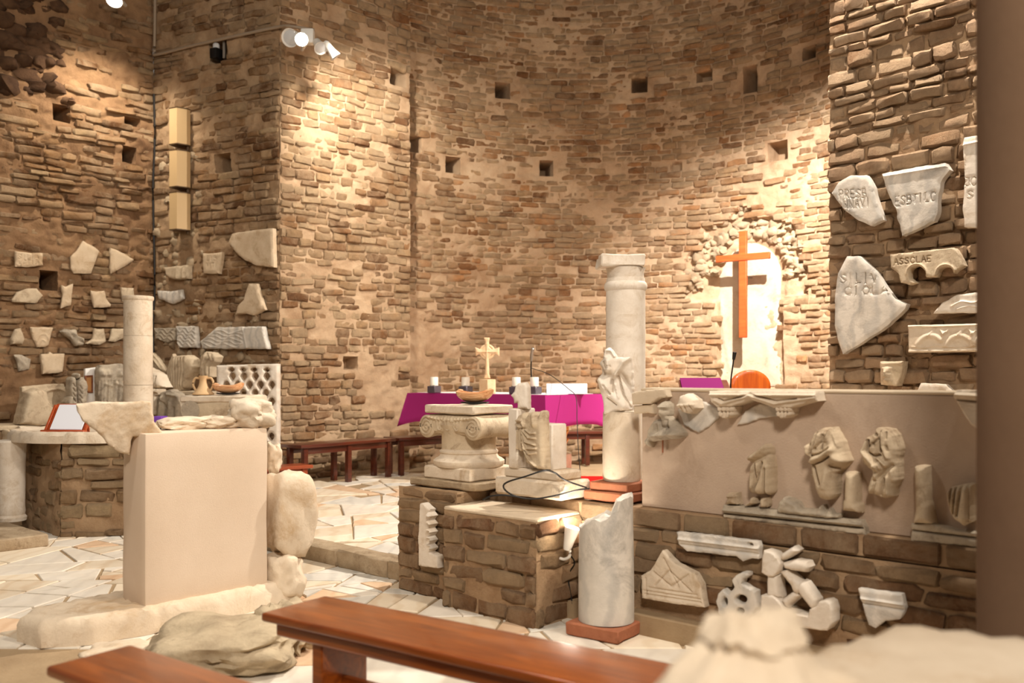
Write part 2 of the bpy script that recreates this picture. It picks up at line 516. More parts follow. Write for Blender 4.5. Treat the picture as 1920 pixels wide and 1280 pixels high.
def letters_px(word, x0, y0, x1, y1, h, slant=0.0):
    """strokes (pixel polylines) of a word between baseline start and end"""
    out = []; n = len(word)
    for i, ch in enumerate(word):
        f = i / max(n, 1); bx = x0 + (x1 - x0) * f; by = y0 + (y1 - y0) * f; wdt = (x1 - x0) / n / 0.82
        for pl in FONT.get(ch, []):
            out.append([(bx + p[0] * wdt, by + (y1 - y0) / n * p[0] - p[1] * h) for p in pl])
    return out

def relief(name, plane, outline, th, mat, label=None, cat='fragment', group=None, parent=None, holes=(), strokes=(), bulge=None,
           step=4, edge=2.0, off=0.0, jit=1.0, rough=0.0015, back=False, seed=None, base=None, hfun=None):
    """outline, holes, strokes in photo pixels projected on the plane; step, edge, widths in pixels"""
    pl = plane.off(off) if off else plane
    H = [pl.hit(*p) for p in outline]
    s0 = sum(h[0] for h in H) / len(H); z0 = min(h[1] for h in H)
    if base is not None: z0 = base
    k = (sum(h[2] for h in H) / len(H)) / F
    def loc(p): h = pl.hit(*p); return (h[0] - s0, h[1] - z0)
    st = [([loc(p) for p in pts], wd * k, amp) for pts, wd, amp in strokes]
    seed = seed if seed is not None else (int(outline[0][0]) * 7 + int(outline[0][1])) % 97
    hf = None
    me = relief_local(name, [loc(p) for p in outline], th, [[loc(p) for p in h] for h in holes], st,
                      (bulge[0], bulge[1] * k) if bulge else None, step * k, edge * k, rough, jit * k, back, seed, hfun=hfun)
    o = obj(name, me, mat, parent, pl.mat(s0, z0))
    if parent is None: tag(o, label, cat, group)
    elif label: o['label'] = label
    return o

# ================================================================ the setting
U = Vector((0.743, -0.669, 0)); N = Vector((0.669, 0.743, 0))      # along the low wall / away from the viewer
C0 = Vector((0.123, 4.65, 0))                                       # near corner of the brick block
def un(a, b, z=0.0): return C0 + U * a + N * b + Vector((0, 0, z))
ANG = math.atan2(U.y, U.x)

def brick_variant(i, flatness):
    rnd = random.Random(100 + i)
    nx, ny = 5, 4
    vs, fs = [], []
    xs = [-.5, -.43, 0, .43, .5]; ys = [-.5, -.3, .3, .5]
    ph = rnd.random() * 50
    for j in range(ny):
        for k in range(nx):
            edge = (j in (0, ny - 1)) + (k in (0, nx - 1))
            x = xs[k] + rnd.uniform(-.05, .05); y = ys[j] + rnd.uniform(-.11, .11)
            z = (0.0 if not edge else -0.22 * flatness * rnd.uniform(.4, 1.6)) + rnd.uniform(-.2, .12) * flatness
            if edge == 2: x *= .96; y *= .9; z -= .12
            vs.append((x, y, z))
    for j in range(ny - 1):
        for k in range(nx - 1): fs.append((j * nx + k, j * nx + k + 1, (j + 1) * nx + k + 1, (j + 1) * nx + k))
    ring = list(range(nx)) + [r * nx + nx - 1 for r in range(1, ny)] + [(ny - 1) * nx + k for k in range(nx - 2, -1, -1)] + [r * nx for r in range(ny - 2, 0, -1)]
    b0 = len(vs)
    for q in ring: vs.append((vs[q][0], vs[q][1], -1.2))
    m = len(ring)
    for i2 in range(m): fs.append((ring[(i2 + 1) % m], ring[i2], b0 + i2, b0 + (i2 + 1) % m))
    return vs, fs
VAR = []
for i in range(14):
    vs, fs = brick_variant(i, 1.0)
    me = mesh('brick', vs, fs, 50); me.materials.append(MATS['brick'])
    VAR.append((me, np.array(vs), fs))

def pick(pal, rnd):
    t = rnd.random() * sum(p[1] for p in pal)
    for c, wgt in pal:
        t -= wgt
        if t <= 0: break
    v = rnd.uniform(.86, 1.12)
    return tuple(min(x * v, 1) for x in lin(c))

def brick_wall(name, fr, s0, s1, z0, z1, course, length, gap=0.016, depth=0.05, proud=(0.004, 0.022), pal=None, mortar='mortar',
               holes=(), skip=None, recess=None, res=0.045, amp=0.012, sink=None, n_ind=300, seed=1, top=None, label=None, parent=None,
               thick=None, kind='structure', cat=None, slope=0.0, part='brick', tilt=0.02):
    rnd = random.Random(seed)
    ns = max(2, int((s1 - s0) / res)); nz = max(2, int((z1 - z0) / res))
    vs = []; fs = []
    for j in range(nz + 1):
        z = z0 + (z1 - z0) * j / nz
        for i in range(ns + 1):
            s = s0 + (s1 - s0) * i / ns
            p, e, m = fr.frame(s)
            d = amp * fbm((s * 9 + seed, z * 12, seed * .7), 5) + amp * 1.2 * fbm((s * 1.7 - seed, z * 1.7, 3.3), 2)
            for (a, b, c, g, dep) in holes:
                if a < s < b and c < z < g: d = -dep
            if recess: d -= recess(s, z)
            q = p + m * d
            vs.append((q.x, q.y, z))
    for j in range(nz):
        for i in range(ns):
            a = j * (ns + 1) + i
            fs.append((a, a + 1, a + ns + 2, a + ns + 1))
    if thick:      # close the wall into a solid: a back sheet and a rim
        b0 = len(vs)
        for (s, z) in ((s0, z0), (s1, z0), (s1, z1), (s0, z1)):
            p, e, m = fr.frame(s); q = p - m * thick; vs.append((q.x, q.y, z))
        fs.append((b0 + 1, b0, b0 + 3, b0 + 2))
        tr = [nz * (ns + 1) + i for i in range(ns + 1)]; fs.append(tuple(tr + [b0 + 2, b0 + 3]))
        lf = [j * (ns + 1) for j in range(nz, -1, -1)]; fs.append(tuple([b0 + 3] + lf + [b0])[::1])
        rt = [j * (ns + 1) + ns for j in range(nz + 1)]; fs.append(tuple(rt + [b0 + 2, b0 + 1])[::-1])
    me = mesh(name, vs, fs, 60)
    root = obj(name, me, mortar, parent)
    if parent is None:
        tag(root, label, cat, kind=kind)
    cand = []
    z = z0 + 0.004
    row = 0
    while z < z1 - 0.02:
        h = rnd.uniform(*course)
        if z + h > z1: h = z1 - z
        s = s0 - rnd.uniform(0, length[1])
        while s < s1:
            L = rnd.uniform(*length)
            a, b = max(s, s0 + 0.003), min(s + L, s1 - 0.003)
            s += L + gap
            if b - a < 0.035: continue
            cs, cz = (a + b) / 2, z + h / 2
            jitz = rnd.uniform(-.004, .004); pr = rnd.uniform(*proud); v = rnd.randrange(len(VAR)); col = pick(pal, rnd)
            rot = rnd.gauss(0, tilt); fl = rnd.choice((1, -1))
            if any(a < H[1] + .0 and b > H[0] and z < H[3] and z + h > H[2] for H in holes): continue
            if skip and skip(cs, cz): continue
            if sink:
                q = sink(cs, cz)
                if rnd.random() < q: continue
            p, e, m = fr.frame(cs)
            P = p + m * pr; P.z = cz + jitz + .022 * fbm((cs * .9 + seed, z * .6, 2.2), 2)
            px, py = proj(P)
            vis = -60 < px < 1980 and -60 < py < 1340
            cand.append((((b - a) * h / (P.y ** 2 + .01)) if vis else -1, P, e, m, b - a, h, v, col, rot, fl))
        z += h + gap
        row += 1
    cand.sort(key=lambda c: -c[0])
    up = Vector((0, 0, 1))
    restv, restf, restc = [], [], []
    for i, (sc, P, e, m, L, h, v, col, rot, fl) in enumerate(cand):
        R = Matrix(((e.x, 0, m.x), (e.y, 0, m.y), (0, 1, 0)))
        R = R @ Matrix.Rotation(rot, 3, 'Z')
        A = R @ Matrix.Diagonal((L * fl, h * fl, depth))
        if i < n_ind and sc > 0:
            o = bpy.data.objects.new(part, VAR[v][0]); C.objects.link(o)
            M = A.to_4x4(); M.translation = P
            o.matrix_world = M
            o.color = (*col, 1)
            o.parent = root
            if parent is not None: o.matrix_parent_inverse = parent_matrix(root).inverted()
        else:
            a = np.array(A); w_ = VAR[v][1] @ a.T + np.array(P)
            b0 = sum(len(x) for x in restv) if False else BW['n']
            restv.append(w_); BW['n'] += len(w_)
            restf += [tuple(q + b0 for q in f) for f in VAR[v][2]]
            restc += [col] * len(w_)
    if restv:
        vv = np.vstack(restv)
        me = bpy.data.meshes.new('brick_courses'); me.from_pydata(vv.tolist(), [], restf); me.update()
        at = me.color_attributes.new('tint', 'FLOAT_COLOR', 'POINT')
        at.data.foreach_set('color', np.hstack([np.array(restc), np.ones((len(restc), 1))]).astype(np.float32).ravel())
        smooth(me, 50)
        o = obj('brick_courses', me, 'brick_joined', root); tag(o, kind='stuff')
    BW['n'] = 0
    return root
BW = {'n': 0}
def rect(fr, x0, y0, x1, y1, dep=0.3):
    a = fr.hit(x0, (y0 + y1) / 2); b = fr.hit(x1, (y0 + y1) / 2)
    return (a[0], b[0], fr.hit((x0 + x1) / 2, y1)[1], fr.hit((x0 + x1) / 2, y0)[1], dep * 1.7)

PAL_APSE = [((186, 152, 114), 5), ((172, 132, 94), 4), ((198, 168, 132), 5), ((150, 106, 70), 1.5), ((198, 146, 100), 1.5), ((134, 98, 68), 1)]
PAL_LEFT = [((162, 124, 86), 5), ((146, 108, 72), 4), ((178, 144, 106), 3), ((122, 86, 56), 2), ((186, 156, 118), 1)]
PAL_RIGHT = [((190, 156, 124), 5), ((176, 142, 110), 4), ((200, 170, 138), 3), ((160, 124, 92), 1)]
PAL_LOW = [((166, 132, 98), 4), ((150, 112, 80), 4), ((174, 144, 110), 3), ((134, 96, 68), 1.5), ((188, 158, 122), 1)]

# plan of the walls
A = Vector((-2.637, 10.3, 0))                              # corner between the left walls and the apse jamb
JE = Vector((1.05, 1.0, 0)).normalized()
B = A + JE * 1.8375
ME = Vector((0.902, -0.432, 0)).normalized()
CN = Vector((-4.41, 11.15, 0))                             # inner corner on the left
LE = Vector((0.906, 1.0, 0)).normalized()
ACEN, AR, APHI = Vector((1.0, 9.1, 0)), 3.6, math.radians(130.5)
apse = Arc(ACEN, AR, APHI)
W_left = Plane(CN - LE * 4.0, LE)
W_mid = Plane(CN, ME)
W_jamb = Plane(A, JE)
RE = Vector((0.695, -0.719, 0)).normalized()
W_right = Plane((2.664, 7.6), RE)
Ztop = 7.0

# --- apse wall with putlog holes, a niche and the eroded patch below it
nic = [apse.hit(*p) for p in ((1347, 600), (1466, 600), (1405, 455), (1405, 722))]
NS0, NS1, NZ1 = nic[0][0], nic[1][0], nic[2][1]
NSC = (NS0 + NS1) / 2; NR = (NS1 - NS0) / 2; NZC = NZ1 - NR
def niche_d(s, z):                 # signed distance outside the niche outline, negative inside
    if z > NZC: return math.hypot(s - NSC, z - NZC) - NR
    return abs(s - NSC) - NR
def apse_recess(s, z):
    d = niche_d(s, z)
    if d < 0: return 0.11
    if z > NZC - 0.28:
        k = 0.34 + 0.12 * fbm((s * 3, z * 3, 9), 3) + (0.12 if s < NSC else 0)
        if d < k: return 0.085
    r = 0.0
    # washed-out courses at the foot of the wall, near the right end
    t = fbm((s * 1.3 + 4, z * 1.8, 2), 3)
    if z < 1.55 and s > SWASH: r += max(0, 0.05 * (1.55 - z) + 0.05 * t) * min(1, (s - SWASH) / .3)
    return r
SWASH = apse.hit(1100, 700)[0]
def apse_skip(s, z):
    d = niche_d(s, z)
    if d < 0.02: return True
    if z > NZC - 0.30 and d < 0.36 + 0.12 * fbm((s * 3, z * 3, 9), 3) + (0.12 if s < NSC else 0): return True
    return False
def apse_sink(s, z):
    k = fbm((s * .75 + 11, z * .9 + 5, 1.7), 3)
    base = 0.02 if z > 4.3 else 0.07
    if z > 1.6 and z < 3.4: base = 0.10
    return min(0.85, max(base, (k - 0.2) * 2.6)) if z < 4.4 else base * 0.5
aholes = [rect(apse, *h) for h in ((930, 156, 956, 182, .35), (1186, 148, 1211, 174, .35), (1308, 134, 1336, 153, .14), (1396, 124, 1420, 174, .25),
          (1504, 88, 1527, 111, .35), (836, 296, 861, 323, .3), (1012, 303, 1037, 330, .3), (1443, 266, 1476, 300, .16), (1258, 303, 1278, 318, .06), (766, 258, 788, 286, .2))]
wall_apse = brick_wall('wall_apse', apse, -0.15, 8.2, 0.0, Ztop, (0.05, 0.085), (0.13, 0.30), gap=0.013, proud=(0.008, 0.028), pal=PAL_APSE, holes=aholes, skip=apse_skip,
                       recess=apse_recess, mortar='mortar_pale', res=0.028, amp=0.018, sink=apse_sink, seed=3, label='curved brick apse wall with square putlog holes and a cross niche', cat='wall', tilt=0.03)
# --- jamb
jholes = [rect(W_jamb, *h) for h in ((734, 132, 760, 160, .3), (646, 672, 668, 690, .12))]
wall_jamb = brick_wall('wall_jamb', W_jamb, 0.0, 1.84, 0.0, Ztop, (0.05, 0.10), (0.12, 0.30), gap=.014, proud=(.012, .035), pal=PAL_APSE[:4] + [((134, 96, 66), 1.5)], holes=jholes, mortar='mortar_pale', res=0.028, amp=0.018,
                       sink=lambda s, z: max(.05, (fbm((s + 3, z, 4), 3) - .1) * 2), seed=5, label='straight brick jamb left of the apse under the spotlights', cat='wall', thick=0.5, tilt=0.04)
# --- left return wall and left wall
mholes = [rect(W_mid, *h) for h in ((394, 78, 422, 118, .32), (402, 288, 430, 322, .3))]
def mid_sink(s, z):
    if s < 0.75 and z < 3.9: return 0.55                  # rubble core laid bare next to the corner
    if z > 4.15: return 0.3
    if z < 2.3: return 0.25
    return 0.04
wall_mid = brick_wall('wall_left_return', W_mid, 0.0, 1.966, 0.0, Ztop, (0.05, 0.10), (0.14, 0.34), gap=.014, proud=(.012, .04), pal=PAL_LEFT, holes=mholes, res=0.028, amp=0.024,
                      sink=mid_sink, seed=8, label='short brick wall carrying the beige column loudspeaker', cat='wall', tilt=0.03)
lholes = [rect(W_left, *h) for h in ((100, 198, 128, 226, .3), (228, 278, 252, 302, .3), (236, 222, 262, 234, .2), (78, 508, 104, 544, .3))]
DARK_ZONE = lambda s, z: z > W_left.hit(60, 185)[1] + .1 * fbm((s * 3, z * 3, 1), 2) and s < W_left.hit(118, 90)[0] + .12 * fbm((s * 3, z * 4, 5), 2)
wall_left = brick_wall('wall_left', W_left, 1.2, 4.0, 0.0, Ztop, (0.045, 0.09), (0.16, 0.40), gap=.013, pal=PAL_LEFT, mortar='mortar_dark', holes=lholes, skip=DARK_ZONE, res=0.028, amp=0.03,
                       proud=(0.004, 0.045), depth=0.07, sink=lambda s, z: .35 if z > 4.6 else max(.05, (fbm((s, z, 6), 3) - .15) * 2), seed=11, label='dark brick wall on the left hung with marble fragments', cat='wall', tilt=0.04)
# --- right wall
wall_right = brick_wall('wall_right', W_right, 0.0, 3.0, 0.0, 6.2, (0.045, 0.115), (0.13, 0.30), gap=0.02, pal=PAL_RIGHT, res=0.03, amp=0.014, depth=0.06,
                        proud=(0.010, 0.06), seed=21, label='rough stone and brick wall on the right hung with inscribed marbles', cat='wall', tilt=0.035, thick=0.5)

# niche lining and the rubble ring around its arch
NP = apse.plane(1405, 600)
arc_px = []
nrelief = [(1347, 724), (1466, 724), (1466, 512)] + [(1406 + 59.5 * math.cos(a), 513 - 58 * math.sin(a)) for a in [i * math.pi / 12 for i in range(1, 12)]] + [(1347, 512)]
o = relief('niche_lining', NP, nrelief, 0.03, 'niche_plaster', parent=wall_apse, off=-0.115, step=6, edge=1, jit=0, rough=0.004,
           strokes=[([(1352, 560), (1362, 640), (1372, 690)], 5, 0.012), ([(1362, 515), (1390, 535), (1425, 538)], 6, 0.010), ([(1460, 520), (1462, 610), (1440, 640), (1448, 700)], 9, 0.02)])
o['label'] = 'pale plaster lining of the cross niche'
rnd = random.Random(5)
STONES = []
for i in range(6):
    STONES.append(rock_me('stone', 1, 1, 1, i * 3.3, 0.5, 1.6, 2, 0.4, flat=False)); STONES[-1].materials.append(MATS['rubble'])
k = 0
while k < 170:
    a = rnd.uniform(-0.15, math.pi + 0.25); rr = NR + rnd.uniform(0.05, 0.40 if a < 1.6 else 0.5)
    s, z = NSC + rr * math.cos(a), NZC + rr * math.sin(a) * 0.95
    p, e, m = apse.frame(s); q = p - m * 0.10; q.z = z
    o = bpy.data.objects.new('stone', STONES[k % 6]); C.objects.link(o)
    sc = rnd.uniform(.06, .17)
    o.matrix_world = Matrix.Translation(q) @ Rz(rnd.uniform(0, 6)) @ Matrix.Diagonal((sc * 1.3, sc, sc * rnd.uniform(.5, 1), 1))
    o.parent = wall_apse; k += 1
# rubble laid bare on the short wall next to the corner
for i in range(110):
    s = rnd.uniform(.05, .8); z = rnd.uniform(1.2, 4.0)
    if i > 70: s = rnd.uniform(1.0, 1.9); z = rnd.uniform(1.3, 2.3)
    p, e, m = W_mid.frame(s); q = p - m * 0.03; q.z = z
    o = bpy.data.objects.new('stone', STONES[i % 6]); C.objects.link(o); sc = rnd.uniform(.07, .17)
    o.matrix_world = Matrix.Translation(q) @ Rz(rnd.uniform(0, 6)) @ Matrix.Diagonal((sc * 1.2, sc * .6, sc * .7, 1)); o.parent = wall_mid

DARK_STONES = []  # dark brown rubble stones covering the upper left of the left wall
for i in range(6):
    DARK_STONES.append(rock_me('stone', 1, 1, 1, i * 5.1 + 2, 0.5, 1.6, 2, 0.4, flat=False)); DARK_STONES[-1].materials.append(MATS['dark_rubble'])
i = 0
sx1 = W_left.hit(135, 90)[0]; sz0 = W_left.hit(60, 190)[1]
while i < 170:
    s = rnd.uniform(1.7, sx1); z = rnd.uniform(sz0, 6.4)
    if not DARK_ZONE(s, z): i += .2; continue
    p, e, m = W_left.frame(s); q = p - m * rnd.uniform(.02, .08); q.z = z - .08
    o = bpy.data.objects.new('stone', DARK_STONES[int(i) % 6]); C.objects.link(o); sc = rnd.uniform(.12, .3)
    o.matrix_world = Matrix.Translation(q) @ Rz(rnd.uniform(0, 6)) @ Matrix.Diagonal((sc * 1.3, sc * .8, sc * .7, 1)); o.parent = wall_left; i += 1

# ---------------------------------------------------------------- floors of broken marble paving
def clip_poly(poly, px, py, nx, ny):
    out = []
    for i in range(len(poly)):
        a = poly[i]; b = poly[(i + 1) % len(poly)]
        da = (a[0] - px) * nx + (a[1] - py) * ny; db = (b[0] - px) * nx + (b[1] - py) * ny
        if da <= 0: out.append(a)
        if da * db < 0:
            t = da / (da - db); out.append((a[0] + (b[0] - a[0]) * t, a[1] + (b[1] - a[1]) * t))
    return out
SLAB_MATS = []
for i, (c1, c2, vn) in enumerate((((214, 202, 184), (228, 220, 206), (200, 190, 176)), ((222, 206, 180), (232, 218, 196), (206, 182, 148)),
                              ((206, 188, 162), (220, 206, 184), (190, 160, 124)), ((204, 198, 186), (224, 218, 206), (176, 172, 164)), ((208, 174, 140), (222, 194, 164), (190, 150, 112)))):
    stone('paving_%d' % i, c1, c2, 3, 0.15, 40, 0.5, veins=(vn, 2.2)); SLAB_MATS.append('paving_%d' % i)
def poly_area(p): return sum(p[k][0] * p[(k + 1) % len(p)][1] - p[(k + 1) % len(p)][0] * p[k][1] for k in range(len(p))) / 2
def paving(parent, region, z, size, seed, th=0.02, gap=0.016, wt=(5, 3, 2, 2, 1)):
    """crazy paving: a convex region split again and again by random straight joints"""
    rnd = random.Random(seed)
    done = []; todo = [list(region)]
    while todo:
        p = todo.pop(); ar = abs(poly_area(p))
        if ar < size * size * rnd.choice((.25, .5, .9, 1.3, 1.9)):
            done.append(p); continue
        cx = sum(q[0] for q in p) / len(p); cy = sum(q[1] for q in p) / len(p)
        i = max(range(len(p)), key=lambda k: math.hypot(p[k][0] - p[(k + 1) % len(p)][0], p[k][1] - p[(k + 1) % len(p)][1]))
        ex, ey = p[(i + 1) % len(p)][0] - p[i][0], p[(i + 1) % len(p)][1] - p[i][1]; L = math.hypot(ex, ey)
        an = math.atan2(ey, ex) + rnd.gauss(0, .42)
        nx, ny = math.cos(an), math.sin(an)
        cx += ex / L * rnd.uniform(-.16, .16) * L; cy += ey / L * rnd.uniform(-.16, .16) * L
        for sg in (1, -1):
            q = clip_poly(p, cx - sg * nx * gap / 2, cy - sg * ny * gap / 2, sg * nx, sg * ny)
            if len(q) >= 3: todo.append(q)
    cells = []
    for poly in done:
        # drop near-duplicate corners
        pp = [q for k, q in enumerate(poly) if math.hypot(q[0] - poly[k - 1][0], q[1] - poly[k - 1][1]) > .012]
        if len(pp) < 3: continue
        ar = abs(poly_area(pp)); cx = sum(q[0] for q in pp) / len(pp); cy = sum(q[1] for q in pp) / len(pp)
        X, Y_ = proj((cx, cy, z))
        if ar < .004 or not (-150 < X < 2070 and Y_ < 1450): continue
        cells.append((ar, cx, cy, pp))
    cells.sort(key=lambda c: -c[0] / (c[2] ** 2))
    for ar, cx, cy, poly in cells[:300]:
        n = len(poly)
        P2 = [(q[0] - cx + rnd.uniform(-.008, .008), q[1] - cy + rnd.uniform(-.008, .008)) for q in poly]
        tz = rnd.uniform(-.003, .003)
        vs = [(x, y, -0.01) for x, y in P2] + [(x, y, th * .7 + tz) for x, y in P2] + [(x * .97, y * .97, th + tz) for x, y in P2]
        fs = [tuple(range(2 * n, 3 * n))]
        for r in (0, 1):
            for k in range(n): fs.append((r * n + k, r * n + (k + 1) % n, (r + 1) * n + (k + 1) % n, (r + 1) * n + k))
        if poly_area(P2) < 0: fs = [f[::-1] for f in fs]
        o = obj('paving_stone', mesh('paving_stone', vs, fs, 20), rnd.choices(SLAB_MATS, wt)[0], parent, Matrix.Translation((cx, cy, z)))
# lower floor
def slab_floor(name, region, z, th, mat, label):
    n = len(region); vs = [(x, y, z - th) for x, y in region] + [(x, y, z) for x, y in region]
    fs = [tuple(range(n, 2 * n)), tuple(range(n))[::-1]] + [(k, (k + 1) % n, (k + 1) % n + n, k + n) for k in range(n)]
    return tag(obj(name, mesh(name, vs, fs, 20), mat), label, 'floor', kind='structure')
floor = slab_floor('floor', [(-9, -3), (6, -3), (6, 14), (-9, 14)], 0.0, 0.1, 'joint', 'lower floor of irregular marble paving with earthy joints')
paving(floor, [(-4.6, 4.32), (1.6, 4.32), (1.6, 7.6), (-4.6, 7.6)], -0.012, 0.33, 3)
paving(floor, [(-1.2, 2.2), (2.2, 2.2), (2.2, 4.30), (-1.2, 4.30)], -0.012, 0.4, 9)
# sanctuary floor, one step up
K0 = Vector((-1.575, 6.5, 0))
def kn(a, b): p = K0 + U * a + N * b; return (p.x, p.y)
reg = [kn(-6.5, 0.16), kn(4.5, 0.16), kn(4.5, 7.5), kn(-6.5, 7.5)]
floor_s = slab_floor('floor_sanctuary', [kn(-6.5, 0.02), kn(4.5, 0.02), kn(4.5, 7.5), kn(-6.5, 7.5)], 0.105, 0.104, 'joint', 'raised sanctuary floor of pale broken marble paving')
paving(floor_s, [kn(-3.0, 0.17), kn(3.6, 0.17), kn(3.6, 4.6), kn(-3.0, 4.6)], 0.10, 0.38, 17)
# the kerb along the step: separate blocks
kerb = thing('trim_kerb', 'rough stone kerb edging the raised sanctuary floor', 'kerb', K0 + U * -1.0); kerb['kind'] = 'structure'
a = -3.0; i = 0
while a < 1.3:
    L = rnd.uniform(.35, .75); i += 1
    me = box_me('kerb_stone', L - .012, .17, .122, .012, 3, 0.012, 9, i)
    p = K0 + U * (a + L / 2) + N * 0.085
    obj('kerb_stone', me, 'kerb', kerb, Matrix.Translation(p) @ Rz(ANG)); a += L
# platform step on the left
stepL = thing('trim_step', 'worn stone step slabs under the left side altar', 'step', (-4.4, 7.4, 0)); stepL['kind'] = 'structure'
nang = math.atan2(N.y, N.x)
for i, (a, L) in enumerate(((-1.05, 1.0), (-2.1, 1.03))):
    p = Vector((-3.50, 6.95, 0)) + N * (a + L / 2) + U * -0.42
    obj('step_slab', box_me('step_slab', L, .84, .10, .012, 4, .008, 6, i + 40), 'kerb', stepL, Matrix.Translation(p) @ Rz(nang))

# ---------------------------------------------------------------- low chancel wall of brick with its block
def brick_body(root, a0, a1, b0, b1, z1, seed, course=(0.055, 0.085), length=(0.16, 0.30), faces=('front',), pal=PAL_LOW, z0=0.0, top=True, n_ind=150, cap=None):
    """mortar core plus brick skins on the named faces, in the (U, N) frame"""
    me = box_me('mortar_core', a1 - a0 - .02, b1 - b0 - .02, z1 - z0 - 0.005, .008, 6, .006, 9, seed)
    obj('mortar_core', me, 'mortar', root, Matrix.Translation(un((a0 + a1) / 2, (b0 + b1) / 2, z0)) @ Rz(ANG))
    for f in faces:
        if f == 'front': fr = Plane(un(a0, b0), U); L = a1 - a0
        elif f == 'right': fr = Plane(un(a1, b0), N); L = b1 - b0
        elif f == 'left': fr = Plane(un(a0, b1), -N); L = b1 - b0
        brick_wall(f + '_face', fr, 0, L, z0, z1, course, length, gap=.014, depth=.05, proud=(0.010, 0.026), pal=pal, mortar='mortar', res=.03, amp=.006,
                   sink=lambda s, z: .03 if z > .16 else .3, seed=seed + len(f), parent=root, n_ind=n_ind, tilt=.015)
low = thing('wall_low', 'low brick chancel wall carrying the plastered relief panel', 'wall', un(1.0, 0.5)); low['kind'] = 'structure'
brick_body(low, -1.189, -0.69, 0.107, 0.95, 0.634, 31, faces=('front',))
brick_body(low, -0.69, 3.3, 0.361, 0.95, 0.52, 37, faces=('front',), length=(.2, .36))
# coping course of big bricks on the right run
rnd = random.Random(77); a = -0.68; i = 0
obj('coping_bed', box_me('coping_bed', 3.97, .57, .10, .006, 5, .004, 8, 3), 'mortar', low, Matrix.Translation(un(1.305, .365 + .29, .522)) @ Rz(ANG))
while a < 3.3:
    L = rnd.uniform(.26, .36); i += 1
    o = obj('coping_brick', box_me('coping_brick', L - .022, .12, .088, .01, 2, .006, 12, i), 'brick', low, Matrix.Translation(un(a + L / 2, .355 + .06, .53)) @ Rz(ANG))
    o.color = (*pick(PAL_LOW, rnd), 1); a += L
blk = thing('brick_block', 'free-standing cube of old brickwork with a flat plastered top', 'masonry block', un(-.35, .18))
brick_body(blk, -0.678, 0.0, 0.0, 0.355, 0.548, 51, faces=('front', 'right'), course=(.062, .092), length=(.15, .30))
o = obj('top_slab', box_me('top_slab', .69, .365, .024, .008, 5, .006, 9, 5), 'panel_edge', blk, Matrix.Translation(un(-.339, .18, .545)) @ Rz(ANG))
# plastered panel standing on the low wall
P_panel = Plane(un(0, .42), U)
pan = thing('parapet', 'brown plastered parapet panel with a pale top edge', 'parapet', un(1.8, .47, .62))
obj('panel_body', box_me('panel_body', 2.95, .12, .60, .006, 0), 'panel_plaster', pan, Matrix.Translation(un(.364 + 1.475, .48, .622)) @ Rz(ANG))
obj('panel_top', box_me('panel_top', 2.96, .13, .018, .006, 6, .004, 9), 'panel_edge', pan, Matrix.Translation(un(.364 + 1.475, .48, 1.222)) @ Rz(ANG))
# blurred pillar at the right edge
tag(obj('pillar', lathe_me('pillar', [(.30, 0), (.30, 1.5), (.30, 3), (.30, 4.6)], 48, .006, 3), 'pillar', None, Matrix.Translation((1.545, 2.36, 0))),
    'plain brown round pillar at the right edge', 'pillar')

# ================================================================ things
def cv(x0, y0, sc, pts): return [(x0 + x / sc, y0 + y / sc) for x, y in pts]
def cA(*p): return cv(1180, 680, 2.909, p)         # views of the photograph used while measuring
def cF(*p): return cv(1400, 780, 5.566, p)
def cD(*p): return cv(1090, 640, 4.0, p)
def cQ(*p): return cv(1340, 1000, 7.112, p)
def cL(*p): return cv(0, 640, 5.647, p)
def cM(*p): return cv(280, 640, 6.096, p)
def cT(*p): return cv(780, 740, 6.097, p)

# ---------------------------------------------------------------- marble pieces on the left wall
G_L = 'marble fragments on the left wall'
def frag(pl, pts, label, mat='marble', th=0.04, name='marble_fragment', group=None, mat_=0, **k):
    if mat_ and mat == 'marble': mat = 'marble_dimmed'
    return relief(name, pl, pts, th, mat, label, 'fragment', group, **k)
WL = W_left.off(0.035)
ins = [(p, .8, -0.006) for p in letters_px('SILIA', 32, 486, 72, 487, 8) + letters_px('LCTIB', 32, 495, 72, 496, 7)]
frag(WL, [(26, 471), (52, 474), (78, 475), (79, 498), (50, 501), (27, 500)], 'small inscribed rectangular slab, leftmost of the upper row on the dark wall', strokes=ins, group=G_L, mat_=1)
frag(WL, [(154, 452), (172, 462), (184, 471), (177, 490), (169, 513), (137, 513), (131, 504), (131, 482), (143, 471)], 'large shield-shaped pale slab with pointed top on the dark wall', group=G_L, mat_=1, step=5)
frag(WL, [(205, 465), (228, 474), (249, 487), (236, 497), (206, 513), (205, 490)], 'triangular pale slab pointing right beside the corner cable', group=G_L, mat_=1)
frag(WL, [(21, 562), (30, 548), (49, 541), (67, 541), (78, 554), (67, 568), (40, 568), (22, 566)], 'low hexagonal grey slab under the dark hole of the left wall', 'carved', group=G_L, mat_=1)
frag(WL, [(113, 535), (122, 538), (135, 532), (131, 572), (112, 578), (116, 552)], 'narrow upright waisted fragment right of the dark hole', group=G_L, mat_=1)
frag(WL, [(168, 545), (180, 547), (194, 545), (197, 560), (206, 571), (205, 575), (175, 577)], 'boot-shaped fragment with its toe pointing right on the dark wall', group=G_L, mat_=1)
frag(WL, [(225, 539), (249, 540), (250, 560), (228, 565)], 'small square fragment just above the tall column top', 'carved', group=G_L, mat_=1)
frag(WL, [(18, 635), (27, 617), (37, 615), (44, 635), (40, 646), (18, 646)], 'small rounded fragment, leftmost of the middle row', 'carved', group=G_L, mat_=1, bulge=(.02, 10))
